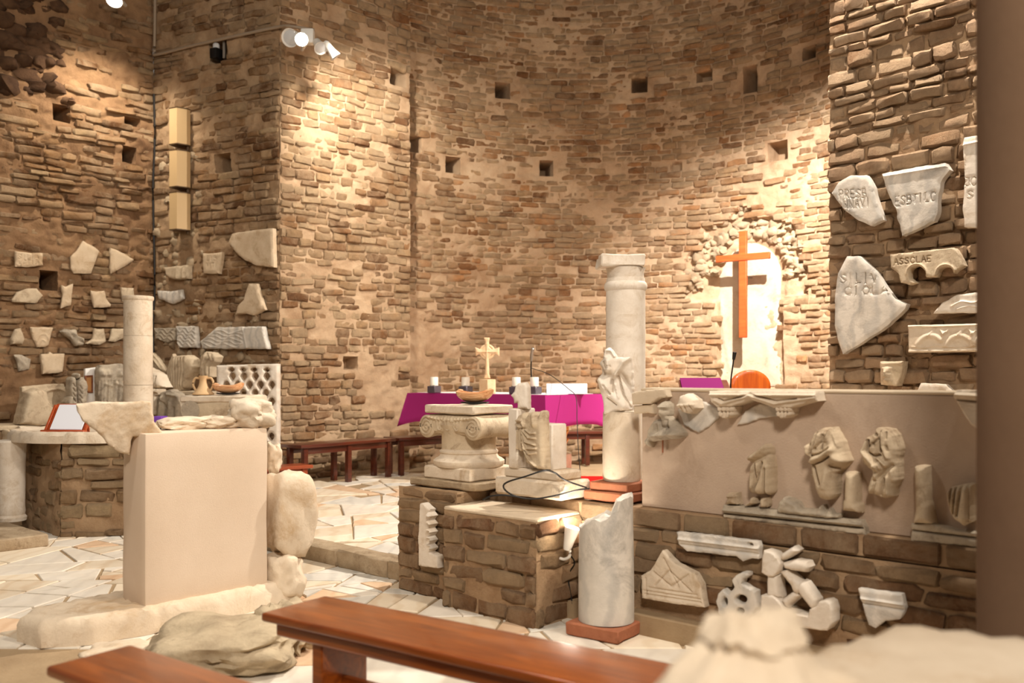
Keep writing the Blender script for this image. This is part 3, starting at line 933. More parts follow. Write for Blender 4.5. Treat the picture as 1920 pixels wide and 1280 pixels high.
frag(WL, [(55, 613), (98, 614), (93, 632), (89, 646), (83, 651), (68, 651), (59, 632)], 'tapering corbel fragment carved with concentric arcs', group=G_L, mat_=1,
     strokes=[(curve2([(66, 640), (72, 628), (84, 628), (90, 640)]), 1.6, .006), (curve2([(70, 646), (76, 637), (82, 640)]), 1.4, .006)], step=2.5)
frag(WL, [(110, 621), (119, 617), (140, 618), (143, 629), (156, 635), (155, 647), (140, 649), (131, 638)], 'broken carved face fragment with pitted surface on the dark wall', 'carved_grey', group=G_L, mat_=1, bulge=(.04, 12), step=2.2,
     strokes=[([(136, 626), (141, 632)], 3, .02), ([(130, 628), (133, 632)], 2, -.02), ([(143, 638), (150, 642)], 2, -.02), ([(146, 632), (152, 640)], 2, .02)])
frag(WL, [(175, 616), (193, 616), (195, 630), (197, 640), (184, 647), (159, 644), (172, 635)], 'flared fragment with curled left foot in the middle row', 'carved', group=G_L, mat_=1, strokes=[([(170, 640), (192, 640)], 2, .008)], step=3)
frag(WL, [(208, 616), (232, 616), (232, 632), (214, 641), (202, 639), (207, 628)], 'curved fragment half hidden by the tall column', 'carved', group=G_L, mat_=1)
frag(WL, [(24, 665), (39, 665), (56, 673), (53, 692), (34, 696), (31, 679)], 'grey four-cornered carved scrap, lowest at far left', 'carved_grey', group=G_L, mat_=1, strokes=[([(30, 670), (44, 684)], 2.5, .01)])
frag(WL, [(74, 664), (88, 663), (90, 659), (96, 663), (118, 663), (116, 680), (114, 697), (77, 701)], 'pale square block hung lowest on the dark wall', group=G_L, mat_=1, th=.06)

# ---------------------------------------------------------------- marble pieces on the short wall
WM = W_mid.off(0.03); G_M = 'marble fragments on the short wall'
frag(WM, [(435, 456), (442, 439), (480, 433), (518, 429), (520, 502), (487, 498), (466, 488), (451, 477)], 'large blank pale slab at the wall corner with a slanted lower edge', group=G_M, mat_=1, th=.07)
frag(WM, [(386, 476), (404, 476), (422, 473), (419, 495), (416, 514), (387, 513)], 'small inscribed block left of the large blank slab', group=G_M, mat_=1, th=.06,
     strokes=[(p, .8, -0.006) for p in letters_px('LIB', 394, 490, 414, 489, 8) + letters_px('VITI', 394, 503, 414, 502, 8)])
frag(WM, [(315, 502), (361, 498), (361, 523), (338, 525), (321, 519)], 'moulded cornice scrap below the beige loudspeaker', 'carved', group=G_M, mat_=1, th=.08, strokes=[([(343, 500), (342, 524)], 2.5, .03), ([(353, 500), (353, 524)], 2.5, .02)], step=3)
frag(WM, [(298, 545), (322, 547), (344, 543), (347, 560), (328, 570), (301, 560)], 'bluish pointed fragment beside the corner cable', 'marble_grey', group=G_M, mat_=1)
frag(WM, [(472, 532), (487, 532), (493, 556), (502, 581), (481, 591), (465, 588), (447, 589), (451, 575), (462, 562)], 'bell-shaped pale fragment with wide foot', group=G_M, mat_=1, th=.06)
def swirl(x0, x1, y0, y1, n, amp=.008, w=1.4):
    out = []
    for i in range(n):
        f = (i + .5) / n; y = y0 + (y1 - y0) * f
        out.append((curve2([(x0 + (x1 - x0) * t / 6, y + math.sin(t * 1.9 + i) * (y1 - y0) / n * .8) for t in range(7)]), w, amp))
    return out
frag(WM, [(292, 615), (333, 615), (331, 637), (318, 643), (297, 635)], 'dark carved scrap with wave ornament at the inner corner', 'carved_grey', group=G_M, mat_=1, strokes=swirl(296, 330, 617, 640, 4), step=2)
frag(WM, [(336, 612), (373, 612), (376, 652), (340, 652), (338, 630)], 'square block carved with curling waves', 'marble_grey', group=G_M, mat_=1, strokes=swirl(340, 372, 615, 650, 6), th=.06, step=2)
frag(WM, [(382, 640), (398, 628), (413, 614), (499, 612), (504, 634), (509, 654), (386, 654)], 'long grey relief slab carved with wavy drapery', 'marble_grey', group=G_M, mat_=1, strokes=swirl(390, 462, 620, 650, 6, .007, 1.3) + [([(462, 614), (470, 652)], 1.5, .006)], th=.07, step=2.6)

# ---------------------------------------------------------------- marble pieces on the right wall
WR = W_right.off(0.055); G_R = 'marbles on the right wall'
def engr(*rows): return [(p, 1.0, -0.013) for w_, x0, y0, x1, y1, h in rows for p in letters_px(w_, x0, y0, x1, y1, h)]
frag(WR, [(1566, 364), (1579, 344), (1602, 331), (1631, 330), (1645, 352), (1649, 373), (1663, 414), (1639, 425), (1614, 414), (1590, 395)],
     'inscribed marble shield reading PRESB beside the apse edge', strokes=engr(('PRESB', 1580, 374, 1634, 372, 16), ('NNAVI', 1588, 392, 1642, 389, 15)), th=.07, group=G_R, step=5, mat='marble_grey')
frag(WR, [(1661, 328), (1720, 318), (1778, 309), (1788, 321), (1770, 344), (1766, 364), (1764, 397), (1758, 416), (1698, 444), (1688, 397), (1676, 373)],
     'broad inscribed marble reading ESBTILC with a chipped right edge', strokes=engr(('ESBTILC', 1686, 388, 1764, 378, 17)) + [([(1664, 334), (1780, 315)], 2, .01)], th=.08, group=G_R, step=5, jit=2.5, mat='marble_grey')
frag(WR, [(1813, 272), (1816, 262), (1872, 252), (1872, 430), (1816, 428), (1813, 393), (1817, 340)], 'tall inscribed slab half hidden by the right pillar', strokes=engr(('OC', 1816, 352, 1842, 350, 16), ('S', 1822, 376, 1836, 375, 15)) + [([(1814, 276), (1872, 264)], 2, .012)], th=.09, group=G_R, step=5)
arch = lambda cx, cy, r, a0, a1: [(cx + r * math.cos(math.radians(a)), cy - r * math.sin(math.radians(a))) for a in range(a0, a1, -15 if a1 < a0 else 15)]
frag(WR, [(1676, 479), (1735, 472), (1796, 466), (1806, 480), (1815, 499), (1797, 510)] + arch(1781, 516, 15, 10, 190) + [(1762, 520), (1744, 521)] + arch(1727, 515, 15, -10, 190)[0:] +
     [(1712, 522), (1724, 531), (1711, 535), (1697, 531), (1692, 514), (1678, 503)], 'bracket-like marble with two carved arches below its lettering', 'carved', th=.08, group=G_R, step=2.6,
     strokes=engr(('ASSCLAE', 1684, 498, 1756, 491, 11)) + [(arch(1727, 515, 19, 0, 190), 1.8, .012), (arch(1781, 516, 19, 0, 190), 1.8, .012)])
frag(WR, [(1596, 482), (1618, 481), (1649, 510), (1659, 526), (1684, 561), (1708, 571), (1704, 580), (1670, 612), (1625, 641), (1588, 664), (1578, 635), (1573, 612), (1573, 565), (1579, 514)],
     'biggest marble shard, a triangle inscribed SILIV and CIOLA', strokes=engr(('SILIV', 1584, 532, 1656, 530, 16), ('CIOLA', 1592, 553, 1676, 551, 14)), th=.08, group=G_R, step=6, mat='marble_grey')
frag(WR, [(1755, 588), (1770, 569), (1801, 553), (1832, 549), (1866, 552), (1866, 586)], 'half-round carved marble above the dolphin frieze', strokes=[(curve2([(1790, 575), (1808, 566), (1830, 568), (1850, 562)]), 1.6, .01), (curve2([(1800, 580), (1824, 574), (1850, 578)]), 1.4, .008)], th=.06, group=G_R, step=3)
dol = []
for cx in (1752, 1806, 1856):
    dol += [(curve2([(cx - 26, 646), (cx - 12, 632), (cx + 6, 630), (cx + 20, 638), (cx + 24, 626)]), 4.2, .018), ([(cx + 24, 626), (cx + 18, 619)], 2, .014), ([(cx + 24, 626), (cx + 31, 620)], 2, .014), ([(cx - 4, 629), (cx + 2, 621)], 2, .012)]
dol += [(curve2([(1716 + 24 * i, 650 + 2 * math.sin(i * 2.2)) for i in range(6)]), 1.5, .009)]
frag(WR, [(1708, 610), (1790, 608), (1872, 606), (1872, 659), (1709, 661)], 'long frieze of carved dolphins swimming over waves', 'limestone', th=.06, group=G_R, jit=.3, step=2.4, edge=2,
     strokes=dol + [([(1709, 613), (1872, 609)], 2, .012), ([(1709, 658), (1872, 656)], 2, .012)])
h = frag(WR, [(1660, 678), (1703, 677), (1700, 701), (1692, 723), (1661, 721)], 'small bracket carved with a bearded face', 'carved', th=.10, group=G_R, step=2, name='face_bracket',
     strokes=[([(1674, 696), (1674, 711)], 6.5, .06), ([(1664, 682), (1700, 681)], 3, .012), ([(1674, 698), (1674, 705)], 1.4, .02), ([(1669, 698), (1670, 698)], 1.5, -.018), ([(1678, 698), (1679, 698)], 1.5, -.018), ([(1670, 709), (1678, 709)], 1.1, -.015), ([(1666, 690), (1682, 690)], 1.6, .012)])
frag(WR, [(1728, 734), (1735, 718), (1778, 720), (1792, 734)], 'low slab peeping over the parapet top', 'marble', th=.09, group=G_R)

# ---------------------------------------------------------------- carvings on the parapet panel
G_P = 'carvings set in the parapet panel'
def carve(name, pts, label, mat='carved', th=.045, **k):
    k.setdefault('step', 2.4); k.setdefault('group', G_P)
    return relief(name, P_panel, pts, th, mat, label, k.pop('cat', 'carving'), k.pop('group'), **k)
carve('cornice_fragment', cA((40, 165), (95, 150), (225, 140), (237, 185), (190, 192), (140, 222), (45, 226)), 'broken cornice corner at the left end of the parapet top', 'panel_edge', .05)
carve('cornice_fragment', cA((42, 232), (110, 230), (150, 222), (152, 275), (112, 272), (45, 277)), 'small square moulding just under the left cornice corner', 'panel_edge', .035)
b = carve('bust_relief', cD((632, 460), (665, 445), (698, 465), (700, 520), (690, 558), (722, 588), (762, 640), (802, 680), (797, 710), (740, 727), (620, 737), (560, 747), (548, 792), (500, 752), (530, 715), (535, 660), (580, 590), (640, 570), (628, 520)),
      'small relief of a capped person with a folded arm', 'carved_grey', .035, bulge=(.03, 10), step=2,
      strokes=[([x for x in cD((665, 480), (663, 540))], 7, .035), (cD((590, 705), (700, 695), (775, 690)), 5, .03), (cD((635, 487), (697, 490)), 2.5, .015), (cD((655, 512), (657, 514)), 2, -.014), (cD((682, 512), (684, 514)), 2, -.014), (cD((668, 515), (668, 532)), 1.8, .012),
               (cD((600, 610), (585, 680)), 3, .014), (cD((640, 590), (650, 640), (700, 640)), 2.5, -.012), (cD((690, 590), (690, 650)), 2.5, -.012), (cD((610, 620), (615, 670)), 2.2, -.012), (cD((745, 690), (775, 700)), 5, .02)])
o = obj('iron_pin', tube_me('iron_pin', [(0, 0, 0), (0, 0, .10)], .004), 'terracotta', b, Matrix.Translation(P_panel.mat(*P_panel.hit(1245, 848)[:2]).translation + P_panel.m * .012)); o['label'] = 'rusty iron pin'
carve('marble_slab', cA((275, 260), (310, 208), (420, 213), (520, 275), (440, 345), (385, 380), (310, 340)), 'thin bluish slab behind the shell-shaped lump', 'marble_grey', .02, jit=1.5)
carve('shell_fragment', cA((298, 235), (318, 178), (350, 165), (398, 198), (410, 245), (372, 277), (330, 270)), 'rounded shell-shaped lump with pleated lower rim', 'limestone', .05, bulge=(.05, 14), off=.015,
      strokes=[(cA((312, 235), (320, 270)), 1.6, -.012), (cA((335, 232), (340, 274)), 1.6, -.012), (cA((358, 232), (362, 272)), 1.6, -.012), (cA((382, 228), (386, 262)), 1.6, -.012), (cA((302, 232), (405, 226)), 2, .012)])
g = thing('gabled_cornice', 'long marble cornice with a low gable on two tiny capitals', 'carving', P_panel.mat(*P_panel.hit(1448, 760)[:2]).translation, G_P)
relief('moulding', P_panel, cA((485, 152), (760, 150), (1062, 152), (1074, 205), (1010, 217), (930, 242), (840, 242), (715, 197), (610, 237), (530, 237), (500, 212)), .10, 'limestone', parent=g, step=2.6, edge=3,
       strokes=[(cA((500, 172), (1066, 175)), 2.5, .02), (cA((520, 200), (565, 222), (715, 180), (850, 222), (960, 205), (1060, 190)), 2, .016), (cA((540, 192), (570, 205), (715, 168), (850, 205), (960, 192)), 1.6, -.014)])
for i, x in enumerate((525, 838)):
    relief('tiny_capital', P_panel, cA((x, 232), (x + 95, 236), (x + 86, 280), (x + 60, 300), (x + 30, 298), (x + 8, 275)), .09, 'limestone', parent=g, step=1.8, edge=2.5,
           strokes=[(cA((x + 14, 245), (x + 22, 285)), 1.6, .014), (cA((x + 38, 245), (x + 40, 294)), 1.6, .014), (cA((x + 60, 245), (x + 58, 292)), 1.6, .014), (cA((x + 80, 246), (x + 74, 280)), 1.6, .014), (cA((x + 2, 262), (x + 90, 266)), 1.6, -.012)])
carve('marble_slab', cA((598, 335), (640, 262), (715, 222), (842, 242), (842, 287), (720, 303), (640, 332)), 'thin bluish slab under the gabled cornice', 'marble_grey', .018, jit=1.5)
# left robed figure, two headless torsos
carve('robed_figure', cF((250, 282), (292, 320), (302, 400), (327, 520), (322, 790), (290, 815), (250, 800), (215, 812), (115, 800), (82, 760), (90, 560), (105, 490), (78, 440), (95, 400), (160, 340)),
      'headless robed figure standing left above the long base', 'carved', .035, bulge=(.045, 13), step=1.8,
      strokes=[(cF((268, 300), (190, 380), (95, 430)), 5, .028), (cF((110, 475), (200, 440), (290, 390)), 3, -.02), (cF((150, 490), (168, 620), (140, 770)), 2.2, -.022), (cF((232, 470), (192, 640), (122, 795)), 2.2, -.024), (cF((262, 540), (247, 795)), 2, -.02),
               (cF((190, 500), (200, 560)), 3, .012), (cF((290, 520), (288, 780)), 3, .014), (cF((120, 530), (115, 720)), 3, .01), (cF((215, 330), (150, 400)), 1.8, -.012)])
carve('headless_torso', cF((780, 150), (850, 115), (965, 110), (1000, 170), (1052, 260), (1082, 360), (1122, 460), (1092, 492), (1000, 592), (997, 800), (960, 852), (880, 862), (822, 832), (780, 740), (738, 600), (745, 430), (690, 392), (680, 300), (720, 258), (745, 215)),
      'headless draped torso with one arm bent across its waist', 'carved', .045, bulge=(.06, 17), step=1.8,
      strokes=[(cF((770, 450), (880, 410), (985, 335)), 6, .04), (cF((765, 400), (860, 380), (960, 320)), 2, -.024), (cF((775, 490), (880, 455), (960, 400)), 2, -.028), (cF((810, 165), (790, 260), (752, 385)), 2.2, -.026), (cF((882, 190), (880, 330)), 2, -.022), (cF((865, 262), (800, 335)), 1.8, -.016),
               (cF((912, 125), (895, 235)), 2, -.016), (cF((845, 180), (820, 300)), 3, .014), (cF((985, 170), (1045, 300)), 3, .016), (cF((950, 150), (925, 240)), 2.4, .014), (cF((760, 575), (800, 790)), 2.2, -.022), (cF((800, 510), (850, 700)), 2.2, -.024), (cF((695, 310), (715, 375)), 5, .02),
               (cF((742, 285), (740, 380)), 2.4, -.02), (cF((1010, 420), (1080, 450)), 8, .022), (cF((960, 515), (1025, 525)), 4, -.03), (cF((930, 580), (900, 720)), 6, .014)])
carve('headless_torso', cF((1380, 170), (1410, 112), (1480, 112), (1560, 130), (1622, 190), (1662, 330), (1640, 430), (1647, 650), (1602, 740), (1592, 820), (1500, 842), (1330, 792), (1322, 722), (1382, 560), (1330, 530), (1280, 490), (1258, 440), (1265, 350), (1330, 222)),
      'headless draped torso with hand resting on its lap', 'carved', .045, bulge=(.06, 17), step=1.8,
      strokes=[(cF((1345, 225), (1298, 350), (1380, 425), (1445, 500)), 6, .036), (cF((1362, 240), (1352, 355), (1420, 405), (1480, 390)), 2.2, -.03), (cF((1372, 300), (1470, 225)), 1.8, -.014), (cF((1400, 270), (1420, 290)), 1.6, -.012), (cF((1500, 150), (1512, 300), (1565, 420)), 3, .018), (cF((1482, 150), (1492, 350)), 1.8, -.022),
               (cF((1535, 160), (1540, 220)), 1.6, -.018), (cF((1442, 490), (1432, 545)), 1.8, .016), (cF((1462, 480), (1460, 545)), 1.8, .016), (cF((1480, 470), (1490, 525)), 1.8, .016), (cF((1468, 420), (1545, 495)), 3, .02), (cF((1590, 500), (1500, 590), (1420, 660)), 4, -.028), (cF((1400, 540), (1440, 660)), 3, .014),
               (cF((1422, 690), (1392, 785)), 2.2, -.02), (cF((1520, 640), (1480, 800)), 2.6, -.022), (cF((1555, 620), (1552, 815)), 2.4, .016), (cF((1600, 560), (1620, 660)), 4, .014), (cF((1275, 400), (1320, 510)), 2, -.014), (cF((1385, 150), (1440, 185)), 3, -.02), (cF((1545, 300), (1555, 340)), 2, -.014)])
def half_col(pts, parent, w, label=None):
    return relief('little_column', P_panel, pts, .03, 'carved', parent=parent, bulge=(.055, w), step=2.4, edge=1, jit=.3)
bs = thing('carved_ledge', 'long moulded relief base with feet, rubble and a broken little column', 'carving', P_panel.mat(*P_panel.hit(1500, 990)[:2]).translation, G_P)
relief('moulded_slab', P_panel, cA((541, 768), (700, 782), (840, 800), (1080, 832), (1290, 852), (1300, 882), (1315, 930), (1100, 905), (800, 868), (541, 838)), .055, 'carved_grey', parent=bs, step=3, edge=2.5,
       strokes=[(cA((545, 795), (1290, 872)), 2.5, .02), (cA((545, 815), (1295, 893)), 1.8, -.02)])
half_col(cA((1203, 590), (1235, 588), (1270, 600), (1272, 755), (1284, 770), (1286, 812), (1190, 800), (1192, 745), (1200, 735)), bs, 11)
relief('column_stub', P_panel, cA((556, 705), (612, 703), (616, 745), (624, 770), (552, 768), (560, 740)), .03, 'carved', parent=bs, bulge=(.04, 9), step=2.4, strokes=[(cA((556, 722), (614, 722)), 1.5, .012)])
for pts in (cF((110, 835), (145, 850), (150, 900), (60, 925), (42, 912), (95, 880)), cF((215, 845), (262, 835), (268, 900), (262, 935), (215, 938), (205, 890))):
    relief('foot', P_panel, pts, .05, 'carved', parent=bs, bulge=(.03, 5), step=1.8)
relief('rubble', P_panel, cF((380, 950), (405, 880), (450, 830), (500, 850), (560, 870), (620, 950), (790, 965), (835, 915), (845, 970), (890, 985), (905, 950), (940, 1010), (1030, 1010), (1020, 1050), (840, 1050), (560, 1010), (400, 990)), .05, 'carved_grey', parent=bs, bulge=(.03, 8), step=2, rough=.008)
bs2 = thing('carved_ledge', 'right relief base with a plain little column beside the pillar', 'carving', P_panel.mat(*P_panel.hit(1780, 1000)[:2]).translation, G_P)
relief('moulded_slab', P_panel, cA((1560, 868), (1680, 870), (1800, 905), (1990, 925), (1990, 1000), (1560, 962)), .055, 'carved_grey', parent=bs2, step=3, edge=2.5, strokes=[(cA((1565, 905), (1990, 955)), 2, -.02)])
half_col(cA((1578, 558), (1615, 553), (1650, 558), (1655, 745), (1664, 770), (1684, 872), (1570, 868), (1585, 790)), bs2, 12)
carve('drapery_fragment', cA((1755, 700), (1775, 672), (1870, 652), (1898, 655), (1900, 855), (1850, 880), (1800, 840), (1770, 800)), 'ribbed drapery fragment between little column and pillar', 'carved', .05, bulge=(.05, 14),
      strokes=[(cA((1790, 680), (1778, 800)), 2, -.02), (cA((1815, 672), (1800, 810)), 2, -.02), (cA((1845, 665), (1822, 820)), 2.4, -.02), (cA((1880, 660), (1880, 850)), 2, -.014)])
carve('corner_moulding', cA((1810, 180), (1830, 145), (1990, 150), (1990, 400), (1905, 330), (1860, 260), (1835, 215)), 'triangular cornice piece at the right end of the parapet', 'limestone', .11, strokes=[(cA((1825, 170), (1990, 180)), 2.5, .02), (cA((1830, 200), (1990, 215)), 2, -.02)])
q = un(2.90, .47, 1.2405)
tag(obj('stone_post', box_me('stone_post', .075, .06, .11, .006, 2, .004, 12), 'limestone', None, Matrix.Translation(q) @ Rz(ANG)), 'short squared stone post on the parapet by the pillar', 'post')

# ---------------------------------------------------------------- marbles on the front of the low wall
PL_low = Plane(un(0, .361), U).off(.022); G_Q = 'marbles set in the low brick wall'
def lowm(pts, label, mat='marble_grey', th=.04, name='marble_fragment', **k):
    k.setdefault('step', 3.5)
    return relief(name, PL_low, pts, th, mat, label, 'fragment', G_Q, **k)
lowm([(1276, 995), (1350, 1003), (1428, 1013), (1431, 1022), (1429, 1045), (1418, 1044), (1400, 1050), (1388, 1041), (1350, 1036), (1296, 1031), (1280, 1018)], 'long moulded cornice strip right under the coping', strokes=[([(1280, 1008), (1430, 1026)], 2.5, .012), ([(1284, 1018), (1428, 1036)], 2, -.01), ([(1412, 1018), (1416, 1019)], 2.5, -.03)], step=3)
lowm([(1251, 1029), (1276, 1054), (1311, 1072), (1323, 1093), (1330, 1135), (1270, 1128), (1213, 1118), (1212, 1076), (1230, 1066)], 'pointed pediment slab incised with nested lines', 'limestone', .05,
     strokes=[([(1218, 1104), (1322, 1120)], 1.8, -.008), ([(1219, 1110), (1324, 1126)], 1.6, -.008), ([(1220, 1080), (1221, 1112)], 1.6, -.008), ([(1226, 1098), (1316, 1112)], 1.6, -.008), ([(1254, 1044), (1282, 1098)], 1.6, -.008), ([(1236, 1070), (1268, 1096), (1300, 1074)], 1.8, -.008), ([(1238, 1094), (1264, 1066), (1306, 1106)], 1.6, -.008)], step=3)
ell = lambda cx, cy, rx, ry, n=18, t=0: [(cx + rx * math.cos(2 * math.pi * i / n + t), cy + ry * math.sin(2 * math.pi * i / n + t)) for i in range(n)]
lowm(cQ((80, 880), (110, 780), (170, 720), (245, 780), (310, 715), (325, 690), (290, 600), (330, 550), (420, 490), (510, 500), (512, 545), (440, 590), (425, 640), (500, 690), (610, 750), (620, 860), (640, 950), (560, 1060), (400, 1120), (240, 1120), (120, 1040)),
     'openwork rosette of pierced rings with a broken stalk', th=.05, name='pierced_rosette', holes=[cQ(*ell(412, 852, 80, 60)), cQ(*ell(200, 885, 36, 62, 14)), cQ(*ell(400, 1010, 60, 45, 14))], step=2.6, edge=3)
# transenna fragment: bars and bosses
lt = thing('transenna_fragment', 'broken openwork window grille with radiating bars', 'fragment', PL_low.mat(*PL_low.hit(1500, 1170)[:2]).translation, G_Q)
def lp(pts, nm, th, bul=None, **k): relief(nm, PL_low, cQ(*pts), th, 'carved_grey' if nm == 'x' else 'marble', parent=lt, bulge=bul, step=2.6, edge=2.5, jit=.5, **k)
lp(((762, 190), (880, 225), (945, 290), (980, 370), (955, 470), (900, 530), (830, 540), (732, 480), (742, 300)), 'boss', .085)
lp(((730, 780), (870, 785), (960, 850), (1040, 985), (1345, 1050), (1370, 960), (1450, 930), (1500, 860), (1590, 845), (1640, 880), (1672, 970), (1670, 1140), (1600, 1240), (1500, 1240), (1250, 1200), (1010, 1150), (715, 1060)), 'lower_arm', .085)
for pts in (((775, 500), (935, 530), (960, 830), (775, 820)), ((960, 240), (1120, 145), (1195, 200), (1180, 225), (1010, 330), (960, 330)), ((980, 360), (1160, 320), (1310, 350), (1345, 420), (1300, 495), (1010, 450)),
            ((940, 480), (1040, 450), (1230, 630), (1250, 720), (1180, 790), (1120, 740), (1090, 660)), ((1140, 690), (1230, 600), (1290, 620), (1450, 850), (1440, 930), (1380, 990), (1350, 960)), ((960, 850), (1130, 730), (1240, 790), (1040, 960))):
    lp(pts, 'bar', .045, (.03, 9))
lowm([(1615, 1100), (1655, 1106), (1696, 1111), (1703, 1137), (1693, 1158), (1666, 1160), (1648, 1174), (1635, 1168), (1623, 1130)], 'chipped moulded slab, rightmost on the low wall', strokes=[([(1620, 1118), (1700, 1130)], 2.2, .01), ([(1622, 1128), (1700, 1140)], 2, -.01)])
# white slab at the left pier
PP = Plane(un(0, .107), U).off(.022)
edge_pts = [(818 + (4 if i % 2 else -2), 958 + i * 7.5) for i in range(11)]
relief('carved_slab', PP, [(798, 943), (803, 941), (818, 953)] + edge_pts + [(832, 1040), (832, 1063), (796, 1058), (795, 1010)], .05, 'marble', 'white slab with scalloped edge on the left brick pier', 'fragment', G_Q, step=2.4,
       strokes=[([(822, 965), (822, 1030)], 3, .03)] + [([(816, 962 + 14 * i), (826, 964 + 14 * i)], 2, .03) for i in range(5)])

# ---------------------------------------------------------------- the wooden cross in the niche
cp = NP.off(0.22)
def bar(plane, x0, y0, x1, y1, dep, nm, par, mat, bev=.006):
    a = plane.hit(x0, y1); b_ = plane.hit(x1, y0)
    wd = b_[0] - a[0]; ht = plane.hit((x0 + x1) / 2, y0)[1] - plane.hit((x0 + x1) / 2, y1)[1]
    me = box_me(nm, wd, dep, ht, bev)
    p = plane.O + plane.e * ((a[0] + b_[0]) / 2); p.z = plane.hit((x0 + x1) / 2, y1)[1]
    return obj(nm, me, mat, par, Matrix.Translation(p) @ Rz(math.atan2(plane.e.y, plane.e.x)))
cr = thing('wooden_cross', 'plain orange-brown wooden cross hung in the apse niche', 'cross', cp.mat(*cp.hit(1394, 633)[:2]).translation)
v_ = bar(cp, 1386.5, 433, 1400.5, 633, .05, 'upright', cr, 'cross_wood'); 
h_ = bar(cp.off(.012), 1343, 476, 1444, 488.5, .05, 'crossbar', cr, 'cross_wood')
obj('hanging_wire', tube_me('hanging_wire', [(0, 0, 0), (0, 0.30, .02)], .004), 'black', cr, Matrix.Translation(cp.mat(*cp.hit(1394, 520)[:2]).translation) @ Rz(math.atan2(cp.e.y, cp.e.x)))

# ---------------------------------------------------------------- altar
AC = Vector((0.3355, 9.2, 0)); AL, AD, AZ = 2.10, 1.0, 1.10
aang = ANG
actr = AC - U * (AL / 2) + N * (AD / 2)
alt = thing('altar', 'stone altar table on gilded capital supports under the cloth', 'altar', (actr.x, actr.y, .105))
obj('table_slab', box_me('table_slab', AL - .04, AD - .04, .09, .01), 'limestone', alt, Matrix.Translation((actr.x, actr.y, AZ - .097)) @ Rz(ANG))
def acanthus(par, M, r, h):
    obj('capital_core', lathe_me('capital_core', [(r * .62, 0), (r * .66, h * .5), (r * .85, h * .85), (r, h * .88), (r, h)], 24), 'gilt', par, M)
    for ring, (n, zb, hh, rr) in enumerate(((8, 0, .55, .66), (8, .25, .62, .70))):
        for i in range(n):
            a = 2 * math.pi * (i + ring * .5) / n
            pts = [(-.16, 0), (-.2, .3), (-.17, .6), (-.1, .9), (0, 1), (.1, .9), (.17, .6), (.2, .3), (.16, 0)]
            me = relief_local('leaf', [(x * r * 1.5, y * h * hh) for x, y in pts], .006, strokes=[([(0, 0), (0, h * hh * .95)], r * .05, .01), ([(-r * .12, h * .1), (-r * .18, h * hh * .7)], r * .04, .006), ([(r * .12, h * .1), (r * .18, h * hh * .7)], r * .04, .006)],
                              step=r * .12, edge=.003, rough=0, hfun=lambda x, y, hh=hh: .30 * r * np.clip(y / (h * hh) - .35, 0, 1) ** 2 * 2.2)
            obj('leaf', me, 'gilt', par, M @ Matrix.Translation((0, 0, h * zb)) @ Rz(a) @ Matrix.Translation((0, -r * rr, 0)) @ Matrix(((1, 0, 0, 0), (0, 0, -1, 0), (0, 1, 0, 0), (0, 0, 0, 1))))
for i, (a, b_) in enumerate(((-.50, .22), (-1.65, .5), (-.50, .78))):
    p = AC + U * a + N * b_
    obj('pedestal', box_me('pedestal', .26, .26, .32, .008), 'limestone', alt, Matrix.Translation((p.x, p.y, .118)) @ Rz(ANG))
    cap = obj('gilded_capital', lathe_me('gilded_capital', [(.085, 0), (.085, .03), (.075, .04)], 20), 'gilt', alt, Matrix.Translation((p.x, p.y, .44)) @ Rz(ANG))
    acanthus(cap, Matrix.Translation((p.x, p.y, .44)) @ Rz(ANG), .15, .30)
    obj('impost', box_me('impost', .30, .30, .265, .01), 'limestone', alt, Matrix.Translation((p.x, p.y, .74)) @ Rz(ANG))
# cloth with hanging sides and pointed corners
def cloth_me(L, D, drops, waves, seed=1):
    n = 26; per = []
    for i in range(n): per.append((-L / 2 + L * i / n, -D / 2, 0, -1))
    for i in range(n // 2): per.append((L / 2, -D / 2 + D * i / (n // 2), 1, 0))
    for i in range(n): per.append((L / 2 - L * i / n, D / 2, 0, 1))
    for i in range(n // 2): per.append((-L / 2, D / 2 - D * i / (n // 2), -1, 0))
    m = len(per); vs = []; fs = []
    rows = 7
    for r in range(rows):
        f = r / (rows - 1)
        for k, (x, y, nx, ny) in enumerate(per):
            cx = abs(abs(x) - L / 2) < 1e-6 and abs(abs(y) - D / 2) < 1e-6
            cor = math.exp(-(min(math.hypot(x - sx * L / 2, y - sy * D / 2) for sx in (-1, 1) for sy in (-1, 1)) / .09) ** 2)
            w_ = waves * math.sin(k * 0.9 + seed) * f + .02 * f + .09 * cor * f
            ox, oy = nx, ny
            if cor > .3: q = Vector((x, y, 0)).normalized(); ox, oy = math.copysign(.7, x), math.copysign(.7, y)
            drop = drops * f * (1 + .22 * cor) + .006 * math.sin(k * .7) * f
            vs.append((x + ox * w_, y + oy * w_, .004 - drop))
    for r in range(rows - 1):
        for k in range(m): fs.append((r * m + k, (r + 1) * m + k, (r + 1) * m + (k + 1) % m, r * m + (k + 1) % m))
    fs.append(tuple(range(m)))
    return mesh('altar_cloth', vs, fs, 60)
cl = tag(obj('altar_cloth', cloth_me(AL, AD, .32, .012), 'cloth', None, Matrix.Translation((actr.x, actr.y, AZ)) @ Rz(ANG)), 'bright magenta cloth hanging over the altar edges', 'altar cloth')
md = cl.modifiers.new('thick', 'SOLIDIFY'); md.thickness = .003
ln = tag(obj('linen_runner', box_me('linen_runner', AL - .12, AD - .22, .004, .001), 'linen', None, Matrix.Translation((actr.x, actr.y, AZ + .006)) @ Rz(ANG)), 'white linen runner spread on top of the altar', 'altar cloth')
ZT = AZ + .0105
def on_altar(px, Y): return Vector(((px - 960) / F * Y, Y, ZT))
